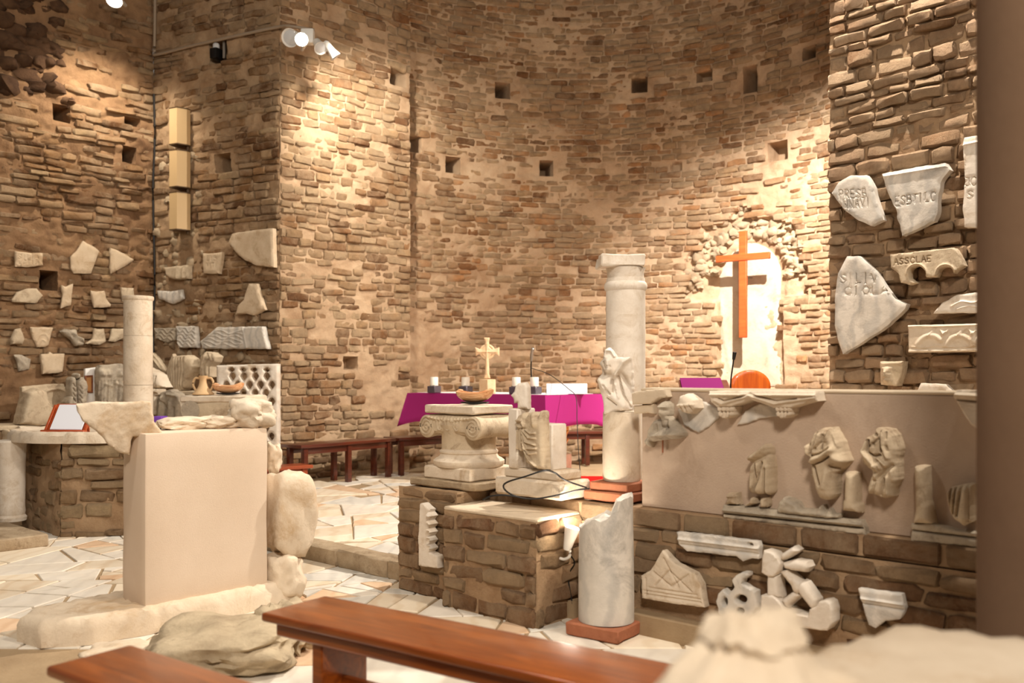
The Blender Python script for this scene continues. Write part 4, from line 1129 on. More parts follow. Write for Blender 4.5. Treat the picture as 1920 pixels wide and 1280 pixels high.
for i, (px, Y, lb) in enumerate(((814, 10.35, 'white pillar candle, leftmost on the altar'), (873, 10.0, 'white pillar candle left of the small stone cross'), (968, 9.62, 'white pillar candle behind the stone finial'), (1002, 9.55, 'white pillar candle nearest the white book'))):
    p = on_altar(px, Y); c = thing('candle', lb + ' in a dark cube holder', 'candle', p, 'altar candles')
    hb = obj('holder', box_me('holder', .115, .115, .078, .006), 'holder', c, Matrix.Translation(p) @ Rz(ANG + .1))
    for sx, sy in ((1, 0), (-1, 0), (0, 1), (0, -1)):
        obj('corner_notch', box_me('corner_notch', .035, .035, .012, .003), 'metal', hb, Matrix.Translation(p + Vector((sx * .03, sy * .03, .076))) @ Rz(ANG + .1))
    obj('wax', lathe_me('wax', [(.045, 0), (.046, .01), (.046, .09), (.043, .098), (.035, .096), (.03, .092), (.0015, .09)], 28), 'candle', c, Matrix.Translation(p + Vector((0, 0, .082))))
    obj('wick', tube_me('wick', [(0, 0, .17), (.001, 0, .186)], .0018, 6, 1), 'black', c, Matrix.Translation(p))
# the small stone ringed cross
p = on_altar(914, 9.85); sc = 9.85 / F
kx = thing('ringed_cross', 'pale pink marble ringed cross on a cube foot on the altar', 'cross', p)
fz = 10.3 / F
obj('foot_block', box_me('foot_block', 29 * sc * .78, 29 * sc * .78, 27 * sc, .005), 'cross_marble', kx, Matrix.Translation(p) @ Rz(ANG))
XP = Plane((p.x, p.y + .02), (1, -.12))
kz = lambda y: y
out = [(908.5, 709), (910.5, 700), (911, 672), (904, 664), (899, 664), (893, 667), (892, 651), (899, 654), (904, 655), (909, 650), (911, 641), (908, 633), (919, 633), (917, 641), (918, 650), (923, 655), (929, 654), (936.5, 651), (936.5, 667), (929, 664), (923, 664), (917, 672), (917.5, 700), (919.5, 709)]
relief('cross_shaft', XP, out, .045, 'cross_marble', parent=kx, step=1.6, edge=1, jit=0, rough=0, back=True, base=p.z + 27 * sc - .004,
       strokes=[([(914, 645), (914, 700)], 1.4, .006), ([(897, 659.5), (932, 659.5)], 1.4, .006)])
relief('ring', XP, ell(914, 659.5, 14.5, 14.5, 28), .036, 'cross_marble', parent=kx, step=1.6, edge=1, jit=0, rough=0, back=True, off=.004, holes=[ell(914, 659.5, 10.2, 10.2, 24)])
# book
p = on_altar(1061, 9.75)
bk = thing('open_book', 'white book lying open on the altar right of the candles', 'book', p)
for s_ in (-1, 1):
    obj('page_block', box_me('page_block', .20, .28, .03, .006), 'paper', bk, Matrix.Translation(p + Vector((s_ * .102, 0, .012))) @ Rz(-.05) @ Matrix.Rotation(-s_ * .05, 4, 'Y'))
obj('stand', box_me('stand', .43, .10, .012, .003), 'paper', bk, Matrix.Translation(p) @ Rz(-.05))
bb = obj('back_board', box_me('back_board', .43, .015, .115, .003), 'paper', bk, Matrix.Translation(p + Vector((0, -.17, 0))) @ Rz(-.05) @ Matrix.Rotation(-.3, 4, 'X'))
# gooseneck microphone
p = on_altar(997, 9.9)
mc = thing('microphone', 'black gooseneck microphone standing on the altar', 'microphone', p)
obj('mic_base', lathe_me('mic_base', [(.05, 0), (.05, .012), (.03, .022), (.01, .025)], 20), 'black', mc, Matrix.Translation(p))
zz = lambda y: EYE - (y - HZ) / F * 9.9 - p.z
obj('gooseneck', tube_me('gooseneck', [(0, 0, .02), (-.004, 0, zz(705)), (-.008, 0, zz(690)), (-.005, -.01, zz(675))], .008), 'black', mc, Matrix.Translation(p))
obj('mic_head', tube_me('mic_head', [(-.005, -.01, zz(677)), (.0, -.02, zz(664)), (.012, -.05, zz(652))], [.012, .014, .016, .017, .017, .018, .018, .017, .016, .016, .018, .02, .012], 12), 'metal', mc, Matrix.Translation(p))
c_pts = [p + Vector((0, -.01, zz(690)))] + [atY(x, y, Y) for x, y, Y in ((1030, 702, 9.7), (1065, 728, 9.3), (1080, 745, 9.05), (1082, 790, 8.9), (1085, 850, 8.8), (1092, 895, 8.7))]
c_pts[-1].z = .125
tag(obj('microphone_cable', tube_me('microphone_cable', c_pts, .004, 6, 8), 'cable'), 'thin black cable falling from the altar microphone to the floor', 'cable')

# ---------------------------------------------------------------- benches along the apse
def bench(name, p0, p1, wd, z, mat, label, group, legs=(0.08, .92), th=.035, inward=None, apron=True, zb=.118):
    """p0 -> p1 is the front edge of the seat; it reaches back to the left of that direction"""
    p0, p1 = Vector(p0), Vector(p1); d = (p1 - p0); L = d.length; e = d / L; nb = Vector((-e.y, e.x, 0))
    if inward is not None and nb.dot(inward) > 0: nb = -nb
    c = (p0 + p1) / 2 + nb * wd / 2; ang = math.atan2(e.y, e.x)
    o = thing(name, label, 'bench', (c.x, c.y, zb), group)
    def add(nm, sx, sy, sz, x, y, zz, bev=.004): obj(nm, box_me(nm, sx, sy, sz, bev, seg=2), mat, o, Matrix.Translation(c + e * x + nb * y + Vector((0, 0, zz))) @ Rz(ang))
    add('seat', L, wd, th, 0, 0, z - th, .008)
    for f in legs:
        for s in (-1, 1): add('leg', .055, .055, z - th - zb, -L / 2 + L * f, s * (wd / 2 - .05), zb)
    if apron:
        for s in (-1, 1): add('apron', L * (legs[-1] - legs[0]), .02, .07, L * ((legs[0] + legs[-1]) / 2 - .5), s * (wd / 2 - .05), z - th - .07)
    return o
inw = Vector((1.0, 9.1, 0))
G_B = 'dark wooden benches along the apse'
bench('bench', (-2.22, 9.55, 0), (-1.36, 10.66, 0), .34, .57, 'dark_bench', 'dark wooden bench against the jamb left of the altar', G_B, legs=(.06, .5, .94))
bench('bench', (-1.33, 10.70, 0), (-.20, 11.72, 0), .34, .57, 'dark_bench', 'dark wooden bench following the apse behind the altar cloth corner', G_B, legs=(.04, .96))
bench('bench', (-.05, 11.82, 0), (1.55, 12.05, 0), .34, .57, 'dark_bench', 'dark wooden bench against the back of the apse right of the altar', G_B, legs=(.05, .66, .95))
bench('kneeler', (-2.42, 8.85, 0), (-2.02, 9.22, 0), .26, .40, 'red_bench', 'low orange-brown wooden stool beside the plastered block', None, legs=(.15, .85))['category'] = 'stool'
cp_ = [atZ(1085, 893, .122), atZ(1140, 893, .122), atZ(1140, 914, .122), atZ(1080, 914, .122)]
ctr = sum(cp_, Vector()) / 4
me = relief_local('red_carpet', [((q - ctr).x, (q - ctr).y) for q in (cp_[3], cp_[2] + Vector((.5, 0, 0)), cp_[1] + Vector((.8, 0, 0)), cp_[0])], .008, step=.1, edge=.003, rough=0)
tag(obj('red_carpet', me, 'red_carpet', None, Matrix.Translation(ctr)), 'red carpet strip on the sanctuary floor by the column drum', 'carpet')

# lectern cloth, second microphone and chair behind the parapet
p = atY(1316, 722, 7.4)
lc = thing('lectern', 'reading lectern topped with dark magenta cloth behind the parapet', 'lectern', (p.x, p.y, .118))
obj('post', box_me('post', .08, .08, p.z - .16, .006), 'dark_bench', lc, Matrix.Translation((p.x, p.y, .14)))
obj('foot', box_me('foot', .2, .3, .03, .008), 'dark_bench', lc, Matrix.Translation((p.x, p.y, .118)))
obj('desk', box_me('desk', .40, .34, .025, .005), 'dark_bench', lc, Matrix.Translation((p.x + .02, p.y, p.z - .03)) @ Rz(-.12) @ Matrix.Rotation(.30, 4, 'X'))
o = obj('cloth_cover', box_me('cloth_cover', .335, .35, .012, .004), 'lectern_cloth', lc, Matrix.Translation((p.x, p.y, p.z - .002)) @ Rz(-.12) @ Matrix.Rotation(.30, 4, 'X')); o['label'] = 'dark magenta cloth'
obj('cloth_flap', box_me('cloth_flap', .335, .012, .22, .004), 'lectern_cloth', lc, Matrix.Translation((p.x - .02, p.y - .165, p.z - .26)) @ Rz(-.12))
p = atY(1370, 735, 7.3)
m2 = thing('microphone', 'black gooseneck microphone in front of the wooden chair back', 'microphone', (p.x, p.y, .118))
zt = lambda y: EYE - (y - HZ) / F * 7.3
obj('stand_pole', tube_me('stand_pole', [(0, 0, .13), (0, 0, zt(735))], .011, 10, 1), 'metal', m2, Matrix.Translation((p.x, p.y, 0)))
obj('stand_base', lathe_me('stand_base', [(.09, 0), (.09, .012), (.03, .025), (.012, .03)], 24), 'black', m2, Matrix.Translation((p.x, p.y, .118)))
obj('gooseneck', tube_me('gooseneck', [(0, 0, zt(735)), (.002, 0, zt(712)), (.012, -.01, zt(690)), (.02, -.02, zt(672))], .006), 'black', m2, Matrix.Translation((p.x, p.y, 0)))
obj('mic_head', tube_me('mic_head', [(.019, -.018, zt(674)), (.025, -.03, zt(660))], [.012, .017], 12, 1), 'black', m2, Matrix.Translation((p.x, p.y, 0)))
CP = Plane((1.80, 7.7), (1, -.06))
ch = thing('chair', 'wooden chair with a rounded glossy orange back behind the parapet', 'chair', CP.mat(CP.hit(1406, 720)[0], .118).translation)
relief('backrest', CP, [(1368, 760), (1368, 724)] + [(1406 + 38 * math.cos(a), 724 - 31 * math.sin(a)) for a in [math.pi - i * math.pi / 14 for i in range(1, 14)]] + [(1444, 724), (1444, 760)], .03, 'chair_wood', parent=ch, step=5, edge=2, jit=0, rough=0, back=True)
c0 = CP.mat(CP.hit(1406, 720)[0], 0).translation
obj('seat', box_me('seat', .42, .42, .04, .01), 'chair_wood', ch, Matrix.Translation((c0.x, c0.y + .22, .54)))
for sx in (-1, 1):
    for sy in (0, 1): obj('leg', box_me('leg', .04, .04, .42 + (.55 if not sy else 0), .004), 'chair_wood', ch, Matrix.Translation((c0.x + sx * .17, c0.y + .03 + sy * .36, .12)))

# ---------------------------------------------------------------- tall column and drum with relief
p = atY(1173, 600, 5.6); r = 37.5 / F * 5.6
zc = lambda y: EYE - (y - HZ) / F * 5.6
tc = thing('marble_column', 'tall white column with broken capital behind the parapet end', 'column', (p.x, p.y, .118))
obj('shaft', lathe_me('shaft', [(r * 1.0, .118), (r * .99, .8), (r * .985, zc(640)), (r * .98, zc(545))], 48, .012, 5, 3), 'marble', tc, Matrix.Translation((p.x, p.y, 0)))
obj('collar', lathe_me('collar', [(r * .98, zc(546)), (r * 1.06, zc(542)), (r * 1.08, zc(536)), (r * 1.03, zc(531)), (r * .97, zc(529)), (r * .95, zc(522))], 48), 'marble', tc, Matrix.Translation((p.x, p.y, 0)))
obj('neck', lathe_me('neck', [(r * .92, zc(524)), (r * .93, zc(512)), (r * 1.0, zc(503))], 40, .03, 6), 'marble', tc, Matrix.Translation((p.x, p.y, 0)))
obj('abacus', box_me('abacus', 82 / F * 5.6, .25, zc(480) - zc(503), .008, 4, .012, 8, 4), 'marble', tc, Matrix.Translation((p.x - .035, p.y, zc(503))) @ Rz(.06))
# brick tiles and drum
q = un(.154, .542)
tl = []
for i, (a, sx, sy, z, lb) in enumerate(((0.0, .30, .26, .632, 'lower red brick tile under the pale column drum'), (.01, .25, .22, .682, 'upper red brick tile under the pale column drum'))):
    tag(obj('brick_tile', box_me('brick_tile', sx, sy, .048, .006, 3, .006, 9, i + 60), 'terracotta', None, Matrix.Translation(q + Vector((-.012, -.012, z))) @ Rz(ANG)), lb, 'brick', 'brick tiles under the drum')
dr = 36 / F * 4.95; dz = 1.3 - 66 / F * 4.95
tag(obj('column_drum', lathe_me('column_drum', [(dr * .94, .732), (dr * 1.0, .75), (dr * 1.01, .9), (dr * .99, dz - .01), (dr * .96, dz)], 40, .015, 6, 8), 'limestone', None, Matrix.Translation((q.x, q.y, 0))), 'smooth cream column drum on red brick tiles', 'column')
DP = Plane((q.x, q.y - .02), (.96, -.28))
relief('figure_relief', DP, cD((185, 62), (220, 48), (252, 75), (278, 120), (388, 118), (398, 300), (402, 510), (280, 532), (180, 542), (175, 440), (132, 290), (165, 240), (150, 160), (175, 130)), .05, 'marble',
       'white relief fragment of a struggling haloed figure on the drum', 'carving', None, step=1.9, bulge=(.02, 8), back=True, base=dz + .002,
       strokes=[(cD((222, 150), (225, 210)), 7, .05), (cD((190, 115), (200, 68), (240, 72), (265, 112)), 2, .014), (cD((180, 290), (240, 400), (330, 480)), 10, .03), (cD((275, 250), (330, 160), (385, 125)), 4, .03), (cD((145, 285), (200, 350)), 5, .02),
                (cD((250, 290), (252, 380)), 2, -.02), (cD((292, 262), (330, 400), (385, 490)), 2, -.024), (cD((190, 330), (235, 395)), 2, -.02), (cD((310, 240), (370, 340), (385, 440)), 5, -.018), (cD((160, 200), (190, 250)), 3, -.03), (cD((215, 420), (280, 470)), 2.5, -.02), (cD((270, 320), (300, 420)), 2, .012), (cD((185, 160), (200, 200)), 2, -.018), (cD((215, 185), (216, 195)), 1.6, -.016), (cD((236, 185), (237, 195)), 1.6, -.016)])

# ---------------------------------------------------------------- Ionic capital on its base on the left pier
q = Vector((-.262, 5.52, 0)); CM = Matrix.Translation(q) @ Rz(ANG)
zi = lambda y: EYE - (y - HZ) / F * 5.5
tag(obj('bed_slab', box_me('bed_slab', .56, .44, zi(895) - .640, .008, 5, .008, 8, 2), 'kerb', None, Matrix.Translation(Vector((q.x - .01, q.y + .02, .638))) @ Rz(ANG)), 'rough bedding slab under the Ionic capital base', 'slab')
ic = thing('ionic_capital', 'weathered Ionic capital set on a moulded round base', 'capital', (q.x, q.y, zi(895)))
def local(M, x, y, z): return M @ Matrix.Translation((x, y, z))
obj('plinth', box_me('plinth', .40, .38, zi(872) - zi(895), .008, 4, .006, 8, 4), 'limestone', ic, local(CM, 0, 0, zi(895)))
obj('round_base', lathe_me('round_base', [(.205, zi(873)), (.217, zi(868)), (.217, zi(862)), (.20, zi(858)), (.185, zi(856)), (.175, zi(852)), (.172, zi(849)), (.178, zi(847)), (.178, zi(844)), (.168, zi(842)), (.166, zi(840))], 56, .008, 6), 'limestone', ic, CM)
obj('neck', lathe_me('neck', [(.166, zi(846)), (.164, zi(830)), (.165, zi(812)), (.185, zi(800)), (.19, zi(795))], 56, .02, 6, 5), 'carved', ic, CM)
def bolster():
    prof = [(-.17, .064), (-.165, .070), (-.14, .068), (-.09, .060), (0, .057), (.09, .060), (.14, .068), (.165, .070), (.17, .064)]
    vs, fs = [], []; sg = 28
    for y, r_ in prof:
        for k in range(sg): a = 2 * math.pi * k / sg; vs.append((r_ * math.cos(a), y, r_ * math.sin(a)))
    for i in range(len(prof) - 1):
        for k in range(sg): fs.append((i * sg + k, (i + 1) * sg + k, (i + 1) * sg + (k + 1) % sg, i * sg + (k + 1) % sg))
    fs.append(tuple(range(sg))); fs.append(tuple(range((len(prof) - 1) * sg, len(prof) * sg))[::-1])
    return mesh('bolster', vs, fs, 40)
for sx in (-1, 1):
    bo = obj('bolster', bolster(), 'carved', ic, local(CM, sx * .195, 0, zi(799)))
    sp = [(.060 * (1 - t / 40) * math.cos(sx * (-t * .42) + math.pi / 2), .060 * (1 - t / 40) * math.sin(sx * (-t * .42) + math.pi / 2)) for t in range(38)]
    obj('spiral', tube_me('spiral', [(x, -.171, z) for x, z in sp], .006, 6, 1), 'carved', bo, local(CM, sx * .195, 0, zi(799)))
me = relief_local('front_band', [(-.2, -.045), (.2, -.045), (.2, .05), (-.2, .05)], .02, step=.008, edge=.006, rough=.002,
     strokes=[([(-.2, .045), (-.1, .03), (0, .026), (.1, .03), (.2, .045)], .008, .01)] + [(curve2([(x - .03, .02), (x - .022, -.02), (x, -.035), (x + .022, -.02), (x + .03, .02)]), .005, .012) for x in (-.07, .0, .075)] + [([(x, .01), (x, -.02)], .010, .014) for x in (-.07, .0, .075)] + [([(-.17 + i * .028, .044), (-.17 + i * .028, .034)], .006, .008) for i in range(13)])
obj('front_band', me, 'carved', ic, local(CM, 0, -.15, zi(794)) @ Matrix(((1, 0, 0, 0), (0, 0, -1, 0), (0, 1, 0, 0), (0, 0, 0, 1))))
obj('echinus', box_me('echinus', .40, .32, zi(776) - zi(812), .012), 'carved', ic, local(CM, 0, 0, zi(812)))
obj('abacus', box_me('abacus', .42, .35, zi(758.5) - zi(774), .008, 4, .005, 9, 7), 'limestone', ic, local(CM, 0, 0, zi(774)))
def boat_bowl(name, p, rz, sc, label, mat='bowl_wood'):
    t = thing(name, label, 'bowl', p, None, rz)
    M = Matrix.Translation(p) @ Rz(rz)
    obj('saucer', lathe_me('saucer', [(.05 * sc, 0), (.10 * sc, .006 * sc), (.115 * sc, .014 * sc), (.112 * sc, .017 * sc), (.06 * sc, .01 * sc), (.001, .009 * sc)], 28), 'black', t, M)
    vs, fs = [], []; n, m = 22, 9
    for j in range(m):
        f = j / (m - 1)
        for k in range(n):
            a = 2 * math.pi * k / n
            rx = (.145 * math.sin(f * math.pi * .5) ** .7) * sc; ry = .075 * math.sin(f * math.pi * .5) ** .7 * sc
            x = rx * math.cos(a) + .012 * sc * math.sin(3 * a) * f; y = ry * math.sin(a)
            z = (.012 + .072 * f ** 1.8 + .03 * f * abs(math.cos(a)) ** 3 * (1.0 if math.cos(a) > 0 else .55)) * sc
            vs.append((x, y, z))
    base = len(vs)
    for j in range(m):
        for k in range(n): x, y, z = vs[j * n + k]; vs.append((x * .88, y * .82, z * .96 + .012 * sc))
    for j in range(m - 1):
        for k in range(n):
            k2 = (k + 1) % n
            fs.append((j * n + k, j * n + k2, (j + 1) * n + k2, (j + 1) * n + k)); fs.append((base + j * n + k2, base + j * n + k, base + (j + 1) * n + k, base + (j + 1) * n + k2))
    for k in range(n): k2 = (k + 1) % n; fs.append(((m - 1) * n + k, (m - 1) * n + k2, base + (m - 1) * n + k2, base + (m - 1) * n + k))
    obj('bowl_body', mesh('bowl_body', vs, fs, 50), mat, t, M)
    obj('knot_handle', tube_me('knot_handle', [(-.12 * sc, 0, .06 * sc), (-.14 * sc, 0, .085 * sc), (-.125 * sc, 0, .105 * sc), (-.10 * sc, .01 * sc, .1 * sc)], .011 * sc, 8, 4), mat, t, M)
    return t
boat_bowl('olive_bowl', Vector((-.225, 5.48, zi(757))), -.25, .78, 'olive wood boat-shaped bowl on a black saucer on the Ionic capital')

# ---------------------------------------------------------------- toga statue fragment and finial
SP = Plane(atY(997, 860, 5.02), U); zs = lambda y: EYE - (y - HZ) / F * 5.02
def fbox(nm, plane, x0, x1, z0, z1, dep, par, mat, front=0.0, **k):
    """box whose front face lies on the plane (plus front), between two pixel columns"""
    a, b_ = plane.hit(x0, HZ)[0], plane.hit(x1, HZ)[0]
    p = plane.O + plane.e * ((a + b_) / 2) + plane.m * (front - dep / 2); p.z = z0
    return obj(nm, box_me(nm, b_ - a, dep, z1 - z0, k.get('bev', .008), 3, .004, 9, k.get('seed', 3)), mat, par, Matrix.Translation(p) @ Rz(math.atan2(plane.e.y, plane.e.x)))
q = SP.O - SP.m * .06; q.z = .637
st = thing('toga_statue', 'broken marble block with a headless togate figure in relief', 'statue', q)
fbox('lower_step', SP, 938, 1064, .637, zs(897), .26, st, 'limestone', .05, bev=.012)
fbox('upper_step', SP, 950, 1052, zs(898), zs(879), .21, st, 'limestone', .025, bev=.012, seed=5)
fbox('block', SP, 962, 1033, zs(880), zs(793), .13, st, 'marble', -.012, seed=6)
fbox('side_pier', SP, 960, 978, zs(880), zs(766), .16, st, 'marble', .035, seed=7)
relief('draped_figure', SP.off(-.012), cT((1230, 235), (1290, 200), (1340, 235), (1370, 190), (1430, 195), (1465, 240), (1490, 180), (1520, 190), (1530, 600), (1545, 850), (1450, 842), (1330, 770), (1290, 640), (1225, 622), (1230, 390), (1215, 330)), .035, 'carved', parent=st, step=1.5, bulge=(.03, 9), edge=2, back=True,
       strokes=[(cT((1300, 400), (1345, 530), (1450, 565)), 1.4, .016), (cT((1300, 450), (1350, 610), (1465, 605)), 1.4, .016), (cT((1312, 530), (1375, 665), (1460, 655)), 1.4, .016), (cT((1320, 610), (1390, 740), (1455, 800)), 1.4, .016), (cT((1312, 400), (1380, 485), (1455, 490)), 1.3, .014), (cT((1340, 390), (1400, 440), (1450, 430)), 1.2, .012),
                (cT((1242, 400), (1235, 615)), 1.4, .014), (cT((1278, 400), (1282, 645)), 1.4, .014), (cT((1258, 400), (1258, 620)), 1.2, -.016), (cT((1240, 290), (1290, 290)), 2.4, .02), (cT((1235, 340), (1285, 365)), 2.4, .016), (cT((1315, 310), (1330, 350)), 3, .022), (cT((1430, 230), (1440, 330)), 5, .02), (cT((1295, 380), (1300, 620)), 1.4, -.02)])
FP = Plane((q.x + .03, q.y + .06), (.95, -.2))
relief('stone_finial', FP, cv(700, 600, 3.556, [(985, 420), (1030, 412), (1050, 450), (1052, 590), (978, 590), (978, 545), (955, 552), (950, 515), (933, 500), (955, 475), (965, 440)]), .07, 'marble', 'small knobbly stone finial behind the togate figure', 'fragment', None, bulge=(.02, 5), step=2, back=True, base=zs(792) + .002)
# black cable looping in front of the statue
lp_pts = [atY(1100, 914, 4.86), atY(1060, 900, 4.80), atY(1040, 886, 4.78), atY(1020, 882, 4.72), atY(985, 893, 4.74), atY(955, 902, 4.80), atY(944, 910, 4.84), atY(950, 921, 4.86), atY(970, 931, 4.87), atY(1000, 935, 4.86), atY(1040, 929, 4.82), atY(1085, 918, 4.80), atY(1105, 916, 4.82)]
lp2 = [atY(905, 937, 4.93), atY(920, 930, 4.90), atY(945, 928, 4.87), atY(970, 931, 4.87)]
cb = thing('cable_loop', 'black cable looped in front of the togate statue', 'cable', lp_pts[8])
obj('loop', tube_me('loop', lp_pts, .005, 6, 8), 'cable', cb); obj('tail', tube_me('tail', lp2, .005, 6, 8), 'cable', cb)

# ---------------------------------------------------------------- marble stump, red tile, floor lamp
q = Vector((.474, 4.56, 0))
tag(obj('terracotta_tile', box_me('terracotta_tile', .30, .30, .062, .006, 4, .005, 9, 9), 'terracotta', None, Matrix.Translation(q + Vector((0, 0, .012))) @ Rz(ANG + .12)), 'square red terracotta tile under the marble stump', 'tile')
r = .140
def stump_top(x, y):
    return .60 + .42 * x - .10 * y + .03 * fbm((x * 14, y * 14, 2), 3) + (.05 if x > .05 else 0)
tag(obj('marble_stump', lathe_me('marble_stump', [(r, .078), (r * 1.0, .2), (r * .985, .35), (r * .975, .45), (r * .97, .50), (r * .965, .58), (r * .95, .9)], 56, .01, 5, 4, top=stump_top), 'marble_grey', None, Matrix.Translation(q)), 'broken grey-veined column stump with a slanted top on a red tile', 'column')
Pf = Plane(un(0, 0), N); lpv = Pf.off(.07).hit(1068, 1010)
q = Pf.off(.07).mat(lpv[0], lpv[1]).translation
fl = thing('uplight_lamp', 'small glowing uplight clamped to the brick block', 'lamp', q)
obj('lamp_body', lathe_me('lamp_body', [(.018, -.06), (.022, -.05), (.03, .0), (.04, .05), (.042, .06)], 20), 'lamp_white', fl, Matrix.Translation(q) @ Matrix.Rotation(.25, 4, 'Y'))
obj('lamp_lens', lathe_me('lamp_lens', [(.038, .058), (.03, .066), (.002, .07)], 20), 'lamp_glow', fl, Matrix.Translation(q) @ Matrix.Rotation(.25, 4, 'Y'))
obj('clamp', tube_me('clamp', [(0, 0, -.05), (0, 0, -.09), (-.03, .02, -.11), (-.07, .04, -.10)], .008, 8, 4), 'lamp_white', fl, Matrix.Translation(q))
obj('lamp_cord', tube_me('lamp_cord', [(0, 0, -.08), (.03, .06, -.14), (.0, .1, -.22), (.02, .08, -.36)], .004, 6, 6), 'cable', fl, Matrix.Translation(q))
lamp('uplight_lamp_light', 'POINT', q + U * .035 + Vector((0, 0, .10)), q, 5, (1.0, .88, .72), .02)

# ---------------------------------------------------------------- plastered block with broken stones
Bc = Vector((-1.853, 4.58, 0)); nangle = nang
bl = thing('plastered_block', 'big cream plastered block standing on a rough stone base', 'block', Bc + N * .35 - U * .12 + Vector((0, 0, .1)))
obj('plaster_body', box_me('plaster_body', .713, .25, .895, .012, 6, .006, 3, 2, seg=2), 'plaster', bl, Matrix.Translation(Bc + N * .3565 - U * .125 + Vector((0, 0, .115))) @ Rz(nang))
fr = lambda a, b_, z=0: Bc + N * a + U * b_ + Vector((0, 0, z))
me = relief_local('base_stone', [(-.50, -.30), (-.42, -.42), (0, -.46), (.6, -.44), (.95, -.40), (1.0, -.1), (.86, .05), (.4, .07), (0, .06), (-.28, .02), (-.46, -.10)], .13, step=.03, edge=.05, rough=.012, jit=.012)
tag(obj('base_stone', me, 'rock', None, Matrix.Translation(Bc + Vector((0, 0, .008))) @ Matrix(((N.x, U.x * -1 * -1, 0, 0), (N.y, U.y, 0, 0), (0, 0, 1, 0), (0, 0, 0, 1)))), 'long rounded cream foundation stone beneath the plastered block', 'stone')
def boulder(name, px, py, Y, wpx, hpx, dep, seed, mat, label, rough=.25, square=.55, rz=0, ns=1.6, z=None, group=None):
    """boulder whose lower middle sits at the pixel"""
    p = atY(px, py, Y)
    if z is not None: p.z = z
    o = obj(name, rock_me(name, wpx / F * Y, dep, hpx / F * Y, seed, rough, ns, 4, square), mat, None, Matrix.Translation(p) @ Rz(rz))
    return tag(o, label, 'stone', group)
TS = Plane(fr(.0, -.16), (.93, .36))
relief('curved_tile', TS, [(145, 757), (180, 753), (283, 752), (287, 775), (289, 790), (308, 812), (250, 817), (246, 825), (243, 851), (225, 845), (209, 835), (184, 808), (159, 790), (147, 768)], .085, 'rock', 'curved cream tile fragment leaning on the left end of the plastered block', 'fragment', None, step=4, edge=3, jit=2, rough=.006, back=True,
       hfun=lambda x, y: -.35 * (y - .18) ** 2 * 1.4)
boulder('rough_stone', 345, 812, 4.95, 95, 24, .2, 3, 'rock', 'flat rough stone on the block beside the curved tile', rz=.8, z=1.005)
boulder('rough_stone', 412, 810, 5.05, 75, 24, .18, 5, 'rock', 'flat rough stone in the middle of the block top', rz=.8, z=1.005)
boulder('ochre_boulder', 470, 826, 5.15, 80, 52, .24, 8, 'limestone', 'ochre boulder at the right end of the block top', .3, .5, .8, z=1.0)
boulder('hanging_stone', 543, 1040, 5.30, 84, 146, .26, 12, 'rock', 'tall rounded cream stone projecting right of the plastered block', .14, .85, .75)
boulder('lower_stone', 532, 1122, 5.25, 66, 84, .26, 15, 'rock', 'lower stone wedge under the projecting cream stone', .25, .6, .6, z=.0)
boulder('upright_stone', 512, 888, 5.45, 30, 56, .2, 19, 'rock', 'small upright stone behind the right end of the plastered block', .3, .5, .4)
boulder('foundation_rock', 425, 1290, 4.10, 250, 80, .60, 23, 'rock_grey', 'rough grey foundation rock in front of the plastered block', .28, .6, .25, 1.8, z=-.02)
boulder('foundation_rock', 225, 1262, 4.16, 130, 36, .3, 27, 'rock', 'low cream rock below the long foundation stone', .3, .5, .2, z=-.03)
boulder('foundation_rock', 530, 1270, 4.35, 90, 78, .36, 29, 'rock_grey', 'dark hollow rock end beside the near wooden bench', .45, .5, .5, 2.2, z=-.02)

# ---------------------------------------------------------------- the two foreground benches
def pew(p0, e, L, wd, label):
    p0 = Vector(p0); e = Vector(e).normalized(); nb = Vector((e.y, -e.x, 0)); nb = nb if nb.y < 0 else -nb
    c = p0 + e * L / 2 + nb * wd / 2; ang = math.atan2(e.y, e.x)
    o = thing('wooden_bench', label, 'bench', (c.x, c.y, .0), 'foreground benches')
    def add(nm, sx, sy, sz, x, y, z, bev=.004, taper=None):
        obj(nm, box_me(nm, sx, sy, sz, bev, seg=3, taper=taper), 'bench_wood', o, Matrix.Translation(c + e * x + nb * y + Vector((0, 0, z))) @ Rz(ang))
    add('seat', L, wd, .032, 0, 0, .418, .012)
    add('under_rail', L - .10, wd - .05, .05, 0, 0, .368, .012)
    for f in (-.5 + .115 / L * 1.0 + .06, .5 - .18): add('leg', .05, wd - .09, .357, f * L, 0, .012, .006)
    add('stretcher', L * .8, .03, .07, .0, 0, .16, .004)
    return o
pew((-.725, 3.52, 0), (.822, -.569, 0), 2.1, .315, 'polished wooden bench in the middle foreground')
pew((-1.21, 2.878, 0), (.81, -.587, 0), 1.9, .27, 'polished wooden bench cut off by the lower left corner')

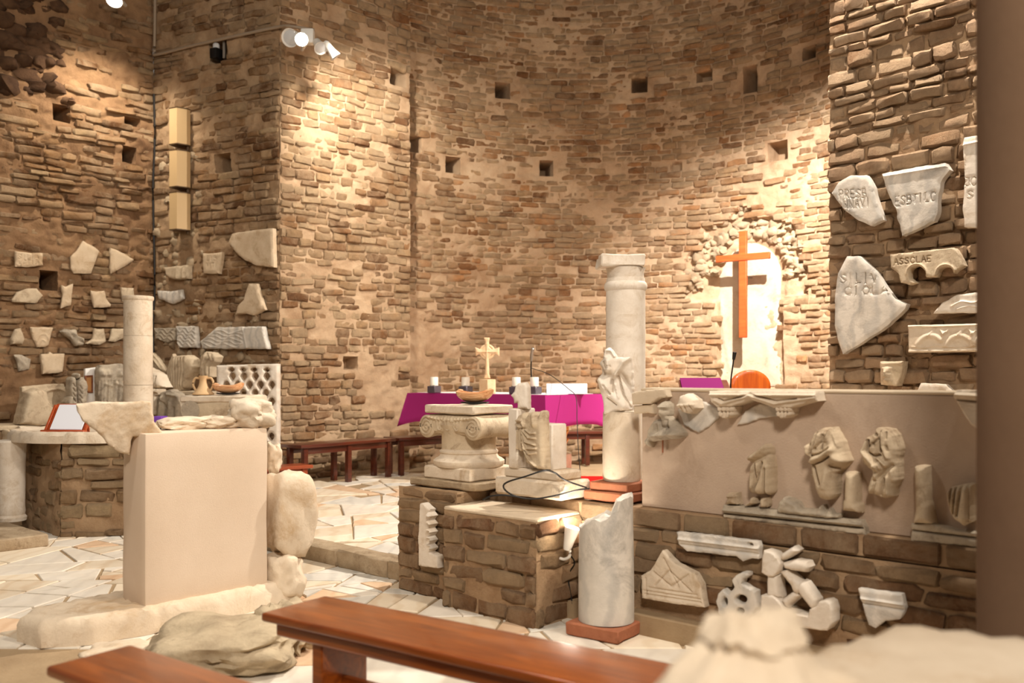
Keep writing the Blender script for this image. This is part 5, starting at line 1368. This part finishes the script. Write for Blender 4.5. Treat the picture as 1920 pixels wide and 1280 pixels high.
# blurred stones in the near foreground
P = Vector(((1690 - 960) / F * 1.9, 1.9, .79))
pts = [(0, 0), (-.88, -.66), (-.55, -1.15), (.55, -1.15), (.95, -.6)]
me = relief_local('foreground_slab', [(x, y) for x, y in pts], .10, step=.05, edge=.02, rough=.006, jit=.01, back=True)
fs_ = thing('foreground_plinth', 'blurred cream stone plinth top in the lower right corner', 'plinth', (P.x, P.y - .6, 0))
obj('plinth_slab', me, 'rock', fs_, Matrix.Translation((P.x, P.y, .69)))
obj('plinth_body', box_me('plinth_body', .8, .6, .68, .01), 'rock', fs_, Matrix.Translation((P.x, P.y - .62, .012)))
bm = bmesh.new(); bmesh.ops.create_icosphere(bm, subdivisions=5, radius=1)
for v in bm.verts:
    q = v.co; n_ = fbm(q * 1.7 + Vector((3, 1, 8)), 4)
    h_ = max(0, q.z)
    hx = math.hypot(q.x, q.y) + 1e-6; pr = .17 - .115 * min(1, max(0, (h_ - .25) * 1.9)) + (.02 if h_ > .75 else 0)
    pr *= min(1, 1.6 * math.sqrt(max(0, 1 - h_ * h_)))
    x = q.x / hx * pr; y = q.y / hx * pr * .8
    v.co = Vector((x, y, max(0, q.z) ** .8 * .2)) * (1 + .14 * n_)
    v.co.z = max(v.co.z, 0)
tag(obj('foreground_fragment', bm_mesh('foreground_fragment', bm, 60), 'rock', None, Matrix.Translation((.325, 1.21, .793)) @ Rz(.3)), 'blurred cream stone knob on the foreground plinth', 'fragment')

# ---------------------------------------------------------------- left side altar
sa = thing('side_altar', 'left side altar of rough masonry under a thick oval table slab', 'altar', (-3.6, 7.75, 0))
fA = Plane((-4.28, 7.92), (Vector((-3.63, 7.30, 0)) - Vector((-4.28, 7.92, 0))))
fB = Plane((-3.63, 7.30), (.97, .12))
L1 = (Vector((-3.63, 7.30, 0)) - Vector((-4.28, 7.92, 0))).length
PAL_SA = [((176, 148, 112), 4), ((160, 128, 92), 4), ((190, 164, 128), 3), ((138, 104, 72), 2)]
brick_wall('left_face', fA, 0, L1, 0, .76, (.06, .13), (.12, .3), gap=.02, pal=PAL_SA, res=.03, amp=.02, sink=lambda s, z: .2, seed=61, parent=sa, n_ind=100, tilt=.06)
brick_wall('right_face', fB, 0, .72, 0, .76, (.045, .11), (.18, .42), gap=.02, pal=PAL_SA, res=.03, amp=.02, proud=(.01, .045), sink=lambda s, z: .12, seed=67, parent=sa, n_ind=100, tilt=.04)
me = relief_local('masonry_core', [(-4.24, 7.95), (-3.62, 7.34), (-2.92, 7.42), (-3.0, 8.2), (-3.9, 8.3)], .755, step=.12, edge=.02, rough=0, back=True)
obj('masonry_core', me, 'mortar', sa)
tp = [(-3.58 + .72 * math.cos(a) * (1 + .04 * math.sin(3 * a)), 7.78 + .52 * math.sin(a)) for a in [2 * math.pi * i / 26 for i in range(26)]]
rim = [(x, y) for x, y in tp]
c_ = (-3.58, 7.78)
me = relief_local('table_slab', [(x - c_[0], y - c_[1]) for x, y in tp], .07, step=.03, edge=.02, rough=.004, jit=.015, back=True, strokes=[([((x - c_[0]) * .93, (y - c_[1]) * .93) for x, y in tp + tp[:1]], .04, .025)])
obj('table_slab', me, 'limestone', sa, Matrix.Translation((c_[0], c_[1], .758)))
TZ = .83
# open book on a red wooden stand
p = Vector(((126 - 960) / F * 7.42, 7.42, TZ + .004))
bs_ = thing('book_stand', 'red-brown wooden bookstand holding an open book of white pages', 'book stand', p)
BMx = Matrix.Translation(p) @ Rz(-.08)
tilt_ = Matrix.Rotation(-.62, 4, 'X')
obj('stand_foot', box_me('stand_foot', .37, .06, .03, .005), 'stand_wood', bs_, BMx @ Matrix.Translation((0, -.05, 0)))
obj('stand_board', box_me('stand_board', .33, .018, .27, .004), 'stand_wood', bs_, BMx @ Matrix.Translation((0, -.02, .014)) @ tilt_)
for sx in (-1, 1): obj('stand_arm', box_me('stand_arm', .022, .028, .25, .004), 'stand_wood', bs_, BMx @ Matrix.Translation((sx * .165, -.03, .02)) @ tilt_)
pg = obj('open_page', box_me('open_page', .27, .012, .245, .003), 'paper', bs_, BMx @ Matrix.Translation((.01, -.04, .03)) @ tilt_); pg['label'] = 'blank-looking white pages'
obj('stand_strut', box_me('stand_strut', .2, .015, .2, .003), 'stand_wood', bs_, BMx @ Matrix.Translation((0, .16, 0)) @ Matrix.Rotation(.1, 4, 'X'))
# white column stump at the far left
p = Vector(((22 - 960) / F * 7.55, 7.55, .10))
tag(obj('column_stump', lathe_me('column_stump', [(.11, .0), (.115, .03), (.10, .05), (.105, .08), (.10, .12), (.105, .5), (.115, .63), (.12, .655), (.11, .67), (.03, .675)], 36, .01, 5), 'marble', None, Matrix.Translation(p)), 'short white column stump at the left edge beside the side altar', 'column')
# tall plain column in front of the corner
p = Vector(((259 - 960) / F * 8.5, 8.5, 0)); zk = lambda y: EYE - (y - HZ) / F * 8.5; r = 26 / F * 8.5
tc2 = thing('plain_column', 'tall plain tan column standing before the left corner', 'column', p)
obj('shaft_lower', lathe_me('shaft_lower', [(r * 1.02, .012), (r * 1.02, .6), (r * 1.0, zk(722))], 40, .006, 5), 'limestone', tc2, Matrix.Translation(p))
obj('shaft_middle', lathe_me('shaft_middle', [(r * .99, zk(722) + .003), (r * 1.0, zk(720)), (r * .99, zk(632)), (r * .98, zk(630))], 40, .006, 5, 3), 'limestone', tc2, Matrix.Translation(p))
obj('shaft_upper', lathe_me('shaft_upper', [(r * .985, zk(630) + .002), (r * .985, zk(564)), (r * 1.06, zk(562)), (r * 1.08, zk(558)), (r * 1.05, zk(555.5))], 40, .006, 5, 6), 'limestone', tc2, Matrix.Translation(p))

# ---------------------------------------------------------------- stone ledges along the left walls and what stands on them
def ledge(name, plane, s0, s1, dep, z, label, seed):
    t = thing(name, label, 'ledge', plane.mat((s0 + s1) / 2, 0).translation + plane.m * dep / 2)
    c = plane.frame((s0 + s1) / 2)[0] + plane.m * (.05 + dep / 2)
    obj('ledge_body', box_me('ledge_body', s1 - s0, dep, z - .05 - .118, .02, 5, .02, 4, seed), 'mortar', t, Matrix.Translation((c.x, c.y, .118)) @ Rz(math.atan2(plane.e.y, plane.e.x)))
    obj('ledge_top', box_me('ledge_top', s1 - s0 + .02, dep + .03, .05, .01, 4, .008, 5, seed + 1), 'carved', t, Matrix.Translation((c.x, c.y, z - .05)) @ Rz(math.atan2(plane.e.y, plane.e.x)))
    return t
ledge('stone_ledge', W_left, 1.9, 3.1, .62, .79, 'stone ledge with fragments along the dark left wall', 3)
ledge('stone_ledge', W_mid.off(.45), .12, 1.15, .42, .80, 'front stone ledge at the left inner corner', 5)
ledge('stone_ledge', W_mid, .30, 1.30, .38, 1.13, 'higher back ledge at the left inner corner under the drapery pieces', 7)
LP1 = W_left.off(.34); LP2 = W_left.off(.50)
G_S = 'carved pieces on the left ledge'
def stand_piece(name, plane, pts, th, mat, label, z, **k):
    k.setdefault('step', 2.2)
    return relief(name, plane, pts, th, mat, label, 'fragment', G_S, back=True, base=z, **k)
stand_piece('arched_slab', LP1, [(36, 725), (75, 721), (115, 719), (122, 745), (128, 770), (128, 797), (40, 797), (37, 760)], .08, 'carved', 'low slab carved with a large round arch', .792, strokes=[(arch(99, 763, 34, 0, 180), 2.5, .02), ([(37, 734), (117, 728)], 3, .012)], step=3)
o = stand_piece('pointed_block', LP2, [(60, 727), (74, 734), (79, 752), (88, 764), (90, 794), (60, 797), (24, 794), (30, 765), (40, 735)], .2, 'carved', 'squat block with a pointed roof-like top on the ledge', .792, bulge=(.04, 16), step=3, edge=5)
st3 = thing('statuette_group', 'cluster of small carved standing figures beside the framed icon', 'statuette', LP2.mat(LP2.hit(137, 780)[0], .792).translation, G_S)
for i, (pts, th) in enumerate(((cL((700, 400), (720, 375), (750, 380), (765, 420), (775, 700), (770, 730), (715, 730), (690, 500)), .1), (cL((770, 420), (800, 385), (840, 378), (870, 420), (890, 470), (870, 640), (790, 720), (775, 600)), .1), (cL((755, 350), (780, 335), (805, 355), (800, 390), (760, 395)), .12), (cL((650, 640), (680, 580), (715, 580), (718, 730), (660, 740)), .14))):
    relief('little_figure', LP2, pts, th, 'carved_grey', parent=st3, step=1.6, bulge=(.04, 6), back=True, base=.80 if i in (0, 3) else None,
           strokes=[([(pts[0][0] + 4, pts[0][1] + 8 + 9 * j), (pts[0][0] + 8, pts[0][1] + 14 + 9 * j)], 1.2, -.02) for j in range(4)] if i < 2 else [])
ip = W_left.off(.30); fi = thing('framed_icon', 'cream panel with a small dark framed picture on the ledge', 'picture', ip.mat(ip.hit(167, 752)[0], .792).translation)
relief('back_panel', ip, [(157, 691), (180, 688), (180, 756), (157, 756)], .05, 'linen', parent=fi, step=8, edge=1, jit=0, rough=0, back=True, base=.792)
relief('frame', ip, [(158, 704), (173, 703), (173, 736), (158, 736)], .025, 'icon', parent=fi, step=3, edge=1, jit=0, rough=0, off=.052, holes=[[(160.5, 707), (170.5, 706), (170.5, 733), (160.5, 733)]])
relief('painting', ip, [(160, 706), (171, 706), (171, 734), (160, 734)], .012, 'icon_gold', parent=fi, step=3, edge=.5, jit=0, rough=0, off=.052)
stand_piece('three_figures_relief', W_left.off(.42), cL((1000, 300), (1020, 250), (1150, 245), (1250, 235), (1320, 280), (1330, 640), (1100, 648), (1000, 640)), .10, 'carved_grey', 'dark relief of three standing robed figures behind the tan column', .792, step=1.7,
            strokes=[(cL((x, 330), (x, 345)), 4.5, .05) for x in (1035, 1100, 1225)] + [(cL((x, 370), (x + 4, 630)), 7, .04) for x in (1030, 1105, 1220)] + [(cL((x, 420), (x - 10, 630)), 1.4, -.02) for x in (1015, 1050, 1090, 1130, 1165, 1205, 1245, 1285)] + [(cL((1060, 450), (1130, 470)), 2.4, .02), (cL((1180, 440), (1250, 470)), 2.4, .02)])
p = LP2.off(.12).mat(LP2.off(.12).hit(74, 795)[0], .792).translation
dd = thing('moulded_disc', 'stacked round moulding disc in front of the pointed block', 'fragment', p)
obj('lower_ring', lathe_me('lower_ring', [(.10, 0), (.105, .02), (.10, .04), (.09, .045)], 30), 'limestone', dd, Matrix.Translation(p)); obj('upper_ring', lathe_me('upper_ring', [(.085, .045), (.09, .06), (.085, .085), (.078, .10), (.07, .105)], 30), 'limestone', dd, Matrix.Translation(p))
stand_piece('leaning_shard', LP2.off(.10), cL((490, 850), (520, 790), (640, 700), (720, 720), (700, 860), (500, 890)), .1, 'marble', 'leaning pale shard between moulding disc and figures', .792, bulge=(.03, 8))
ap = W_left.off(.70)
relief('arcaded_frieze', ap, [(33, 798), (92, 800), (102, 803), (102, 836), (33, 834)], .05, 'limestone', 'pale frieze of little pointed arches on the ledge front', 'frieze', None, step=1.8, strokes=[(arch(44 + 11 * i, 828, 8, 0, 180), 1.1, .014) for i in range(6)] + [([(34, 802), (101, 805)], 1.4, .014), ([(34, 808), (101, 811)], 1.2, -.012)])
relief('carved_post', ap, cL((25, 935), (60, 925), (90, 940), (95, 1050), (30, 1060)), .06, 'carved', 'small carved post left of the arcaded frieze', 'fragment', None, step=1.8, bulge=(.03, 6), strokes=[(cL((55, 950), (60, 1000)), 3, .03)])
# right of the column
MP1 = W_mid.off(.66); MP2 = W_mid.off(.26); G_C = 'carved pieces in the left inner corner'
def corner_piece(name, plane, pts, th, mat, label, z, **k):
    k.setdefault('step', 1.8)
    return relief(name, plane, pts, th, mat, label, 'fragment', G_C, back=True, base=z, **k)
corner_piece('fluted_torso', MP2, cM((330, 240), (360, 170), (430, 155), (520, 160), (590, 210), (630, 290), (600, 320), (540, 420), (500, 530), (430, 575), (370, 560), (325, 500), (320, 340)), .10, 'carved', 'big pleated drapery torso on the back ledge', 1.135, bulge=(.06, 14),
             strokes=[(cM((340 + 30 * i, 200 - 6 * (i % 3)), (335 + 34 * i, 330), (360 + 22 * i, 540)), 1.3, -.024) for i in range(6)])
corner_piece('drapery_fragment', MP2.off(-.02), cM((660, 170), (710, 118), (790, 125), (850, 180), (830, 240), (780, 290), (780, 400), (720, 420), (650, 400), (650, 300)), .09, 'carved', 'swirling drapery fragment beside the lattice screen top', 1.135, bulge=(.04, 10),
             strokes=[(cM((700, 150), (680, 280), (670, 390)), 1.5, -.022), (cM((740, 140), (770, 200), (710, 280), (720, 400)), 1.6, -.022), (cM((790, 150), (810, 220), (760, 290), (760, 390)), 1.5, -.02), (cM((720, 170), (690, 300)), 2, .014)])
corner_piece('thin_shard', W_mid.off(.20), cM((300, 140), (318, 160), (315, 330), (280, 420), (235, 460), (225, 330), (260, 220)), .05, 'carved', 'narrow dark shard leaning left of the pleated torso', 1.135)
corner_piece('lion_fragment', MP1.off(-.12), cM((38, 300), (120, 330), (200, 380), (225, 440), (270, 520), (200, 535), (40, 530), (20, 420)), .12, 'limestone', 'rounded carved mane fragment right behind the tan column', .805, bulge=(.05, 12), strokes=[(cM((50 + 28 * i, 400), (60 + 26 * i, 520)), 1.3, -.02) for i in range(6)])
corner_piece('curved_shard', W_mid.off(.16), cM((20, 150), (60, 130), (120, 180), (180, 270), (210, 330), (190, 360), (40, 300)), .06, 'carved', 'curved carved shard above the mane fragment', None, strokes=[(cM((40, 170), (110, 220), (180, 320)), 1.6, .02), (cM((40, 210), (100, 260), (160, 330)), 1.4, -.016)])
corner_piece('figure_shard', MP1, cM((200, 580), (280, 550), (320, 545), (410, 600), (400, 930), (150, 930), (150, 650)), .08, 'carved_grey', 'grey relief shard with a cloaked figure beside a pilaster', .805, bulge=(.02, 6),
             strokes=[(cM((230, 640), (200, 900)), 4, .04), (cM((200, 640), (270, 760), (240, 900)), 2, -.035), (cM((315, 690), (315, 925)), 4, .03), (cM((350, 760), (350, 920)), 2.5, -.035), (cM((280, 600), (390, 620)), 2.5, .02)])
corner_piece('moulded_block', MP1.off(.02), cM((45, 540), (190, 545), (180, 600), (150, 620), (145, 830), (45, 830)), .12, 'limestone', 'pale moulded block touching the tan column', .805, strokes=[(cM((45, 565), (185, 570)), 1.5, .016), (cM((45, 590), (180, 595)), 1.4, -.016)])
p = Vector(((298 - 960) / F * 7.9, 7.9, 0))
pz = EYE - (780 - HZ) / F * 7.9
pb = thing('purple_stool', 'small purple-topped stand half hidden behind the curved tile', 'stool', p)
obj('cushion', box_me('cushion', .10, .16, .06, .012, seg=2), 'purple', pb, Matrix.Translation((p.x, p.y, pz - .06)))
for sx in (-1, 1):
    for sy in (-1, 1): obj('leg', box_me('leg', .014, .014, pz - .072, .002), 'black', pb, Matrix.Translation((p.x + sx * .042, p.y + sy * .07, .012)))
# impost block with jug and bowl
p = Vector(((421 - 960) / F * 8.4, 8.4, 0)); zj = lambda y: EYE - (y - HZ) / F * 8.4
im = thing('impost_block', 'weathered capital block carrying the clay jug', 'capital', p)
obj('pillar_shaft', box_me('pillar_shaft', .46, .42, zj(790) - .108, .02, 4, .01, 5, 2), 'limestone', im, Matrix.Translation((p.x, p.y, .108)) @ Rz(-.15))
obj('bell', box_me('bell', .44, .42, zj(752) - zj(791), .02, 4, .02, 5, 4, taper=(1.25, 1.1)), 'carved', im, Matrix.Translation((p.x, p.y, zj(791))) @ Rz(-.15))
obj('abacus', box_me('abacus', .64, .46, zj(740.5) - zj(753), .012, 4, .012, 5, 6), 'limestone', im, Matrix.Translation((p.x, p.y, zj(753))) @ Rz(-.15))
obj('volute', lathe_me('volute', [(.09, -.2), (.09, -.12), (.06, 0), (.09, .12), (.09, .2)], 20), 'carved_grey', im, Matrix.Translation((p.x - .22, p.y, zj(768))) @ Rz(-.15) @ Matrix.Rotation(math.pi / 2, 4, 'X'))
ztop = zj(740)
p2 = Vector(((381 - 960) / F * 8.3, 8.3, ztop + .002))
jg = thing('clay_jug', 'pale two-handled clay jug with a bell-shaped body', 'jug', p2)
k_ = 8.3 / F
obj('jug_body', lathe_me('jug_body', [(19 * k_, 0), (20 * k_, 2 * k_), (15 * k_, 7 * k_), (9.5 * k_, 14 * k_), (7 * k_, 22 * k_), (6.5 * k_, 28 * k_), (8 * k_, 33 * k_), (8.6 * k_, 36 * k_), (7 * k_, 36 * k_), (5 * k_, 30 * k_)], 32), 'clay', jg, Matrix.Translation(p2))
for sx in (-1, 1): obj('handle', tube_me('handle', [(sx * 7 * k_, 0, 31 * k_), (sx * 15 * k_, 0, 31 * k_), (sx * 19 * k_, 0, 21 * k_), (sx * 15 * k_, 0, 10 * k_), (sx * 11 * k_, 0, 8 * k_)], 2.2 * k_, 8, 5), 'clay', jg, Matrix.Translation(p2))
boat_bowl('olive_bowl', Vector(((428 - 960) / F * 8.3, 8.3, ztop + .003)), .05, .95, 'olive wood boat-shaped bowl on a black saucer beside the clay jug')
# pierced lattice screen
TP = Plane((-2.95, 9.80), (1, -.02))
scr = thing('lattice_screen', 'white pierced stone screen with a fish-scale lattice', 'screen', TP.mat(TP.hit(468, 853)[0], .30).translation)
holes = []
for j, y in enumerate((693.5, 706, 722, 737, 753, 769, 786, 802, 818, 834)):
    xs = [(438, 460, 480, 504), (440, 461, 482.5, 504), (429, 450, 471.5, 492, 513), (440, 460, 482, 502), (429, 450, 471, 492, 513), (440, 461, 482, 503), (430, 451, 471, 492, 511), (440, 460, 480, 502), (430, 450, 470, 490, 512), (440, 461, 482, 503)][j]
    for x in xs:
        w_, h2 = 6.6, (8.6 if j else 5.0)
        holes.append([(x - w_ * .5, y + h2 * .62), (x - w_, y - h2 * .05), (x - w_ * .82, y - h2 * .55), (x - w_ * .35, y - h2 * .92), (x, y - h2), (x + w_ * .35, y - h2 * .92), (x + w_ * .82, y - h2 * .55), (x + w_, y - h2 * .05), (x + w_ * .5, y + h2 * .62), (x, y + h2)])
relief('pierced_panel', TP, [(411, 685), (468, 683), (526, 682), (526, 855), (411, 855)], .09, 'marble', parent=scr, step=3, edge=2, jit=.5, holes=holes, back=True)
zb = TP.hit(468, 855)[1]
obj('screen_base', box_me('screen_base', .72, .22, zb - .118, .02, 4, .02, 5, 4), 'kerb', scr, Matrix.Translation((TP.mat(TP.hit(472, 855)[0], .118).translation + Vector((0, .0, 0)))))

# ---------------------------------------------------------------- wall equipment
WS = W_mid.off(.06)
sp = thing('column_loudspeaker', 'tall beige loudspeaker of three stacked boxes on the short wall', 'loudspeaker', WS.mat(WS.hit(340, 433)[0], WS.hit(340, 433)[1]).translation)
obj('rail', tube_me('rail', [WS.mat(WS.hit(352, y)[0], WS.hit(352, y)[1]).translation for y in (208, 438)], .02, 8, 1), 'gold_dark', sp)
for i, (y0, y1) in enumerate(((210, 275), (288, 354), (366, 433))):
    a = WS.hit(335, y1); b_ = WS.hit(357, y1); wd = b_[0] - a[0]; ht = WS.hit(340, y0)[1] - WS.hit(340, y1)[1]
    M = Matrix.Translation(WS.off(.0).mat((a[0] + b_[0]) / 2, WS.hit(340, y1)[1]).translation) @ Rz(math.atan2(W_mid.e.y, W_mid.e.x))
    d_ = .16
    vs = [(-wd / 2, 0, 0), (-wd / 2, -d_ * .5, 0), (-wd * .42, -d_, 0), (wd * .22, -d_, 0), (wd / 2, -d_ * .35, 0), (wd / 2, 0, 0)]
    n_ = len(vs); vv = vs + [(x, y, ht) for x, y, z in vs]
    ff = [tuple(range(n_))[::-1], tuple(range(n_, 2 * n_))] + [(k2, (k2 + 1) % n_, (k2 + 1) % n_ + n_, k2 + n_) for k2 in range(n_)]
    bx_ = obj('speaker_box', mesh('speaker_box', vv, ff, 20), 'gold_box', sp, M)
    for zz_, s_ in ((-.012, 1.02), (ht, 1.02)):
        vv2 = [(x * s_, y * s_, zz_ + z_) for z_ in (0, .012) for x, y, z in vs]
        obj('end_cap', mesh('end_cap', vv2, ff, 20), 'gold_dark', bx_, M)
# conduit and corner cable
cnd = [W_mid.off(.05).mat(*W_mid.off(.05).hit(x, y)[:2]).translation for x, y in ((291, -30), (290, 60), (290, 98), (296, 102), (360, 86), (440, 68), (520, 51))]
cnd.append(A + Vector((.15, -.15, cnd[-1].z - .03)))
cnd.append(A + Vector((.42, -.12, cnd[-2].z - .06)))
tag(obj('conduit_pipe', tube_me('conduit_pipe', cnd, .018, 8, 5), 'pipe'), 'grey conduit pipe bending from the corner to the spotlights', 'pipe')
cc = [W_mid.off(.04).mat(.05, z).translation for z in (4.75, 4.2, 3.6, 3.0, 2.4, 1.9, 1.5, 1.15)]
for i, c in enumerate(cc): c.x += .012 * math.sin(i * 2.1)
tag(obj('corner_cable', tube_me('corner_cable', cc, .013, 6, 4), 'cable'), 'black cable running down the left inner corner', 'cable')
# black device in the putlog hole
dv = W_mid.off(-.02); t_, z_, Y_ = dv.hit(408, 112)
pd = dv.mat(t_, z_).translation
de = thing('surveillance_device', 'small black glossy device sitting in a hole of the short wall', 'device', pd)
obj('device_body', box_me('device_body', .10, .16, .12, .012, seg=2), 'black', de, Matrix.Translation(pd) @ Rz(math.atan2(ME.y, ME.x)))
obj('device_dome', lathe_me('device_dome', [(.04, 0), (.04, .04), (.03, .06), (.01, .07)], 18), 'glass', de, Matrix.Translation(pd + Vector((-.01, -.02, .125))))
obj('bracket', box_me('bracket', .03, .05, .2, .004), 'metal', de, Matrix.Translation(pd + Vector((.09, -.03, .0))))

def spot(name, head, aim, label, n_heads=1, glow=True, group=None):
    t = thing(name, label, 'spotlight', head, group)
    return t
def spot_head(par, p, aim, r=.07, L=.16, glow=False):
    d = (Vector(aim) - Vector(p)).normalized(); q = d.to_track_quat('Z', 'Y').to_matrix().to_4x4()
    M = Matrix.Translation(p) @ q
    h_ = obj('lamp_head', lathe_me('lamp_head', [(r * .35, -L * .7), (r * .6, -L * .6), (r * .7, -L * .1), (r * .95, L * .2), (r, L * .3), (r * .92, L * .3), (r * .7, L * .12)], 24), 'lamp_white', par, M)
    obj('lens', lathe_me('lens', [(r * .88, L * .2), (r * .7, L * .26), (.002, L * .28)], 24), 'lamp_glow' if glow else 'glass', h_, M)
S = atY(570, 80, 9.95)
t = spot('spotlight_cluster', S, None, 'cluster of white spotlights on the corner left of the apse')
obj('junction_box', box_me('junction_box', .14, .10, .16, .015, seg=2), 'lamp_white', t, Matrix.Translation(S + Vector((.02, .10, .02))))
obj('mount_arm', tube_me('mount_arm', [S + Vector((0, .12, .05)), S + Vector((-.1, .35, .05))], .02, 8, 1), 'lamp_white', t)
spot_head(t, S + Vector((-.13, -.02, .05)), S + Vector((-.5, -2, -.9)), .10, .16)
spot_head(t, S + Vector((.0, -.10, .0)), S + Vector((.30, -2.2, -.9)), .075, .16, True)
spot_head(t, S + Vector((.17, .0, -.04)), S + Vector((.6, -.6, -.7)), .075, .17)
spot_head(t, S + Vector((.31, .02, -.10)), S + Vector((1.2, .3, -1.3)), .06, .2)
S2 = atY(216, -4, 10.1)
t = spot('wall_spotlight', S2, None, 'single glowing spotlight at the top edge above the dark left wall')
obj('mount_arm', tube_me('mount_arm', [S2 + Vector((0, 0, .05)), S2 + Vector((-.1, .5, .12))], .02, 8, 1), 'lamp_white', t)
spot_head(t, S2, S2 + Vector((.1, -.7, -1.0)), .09, .2, True)
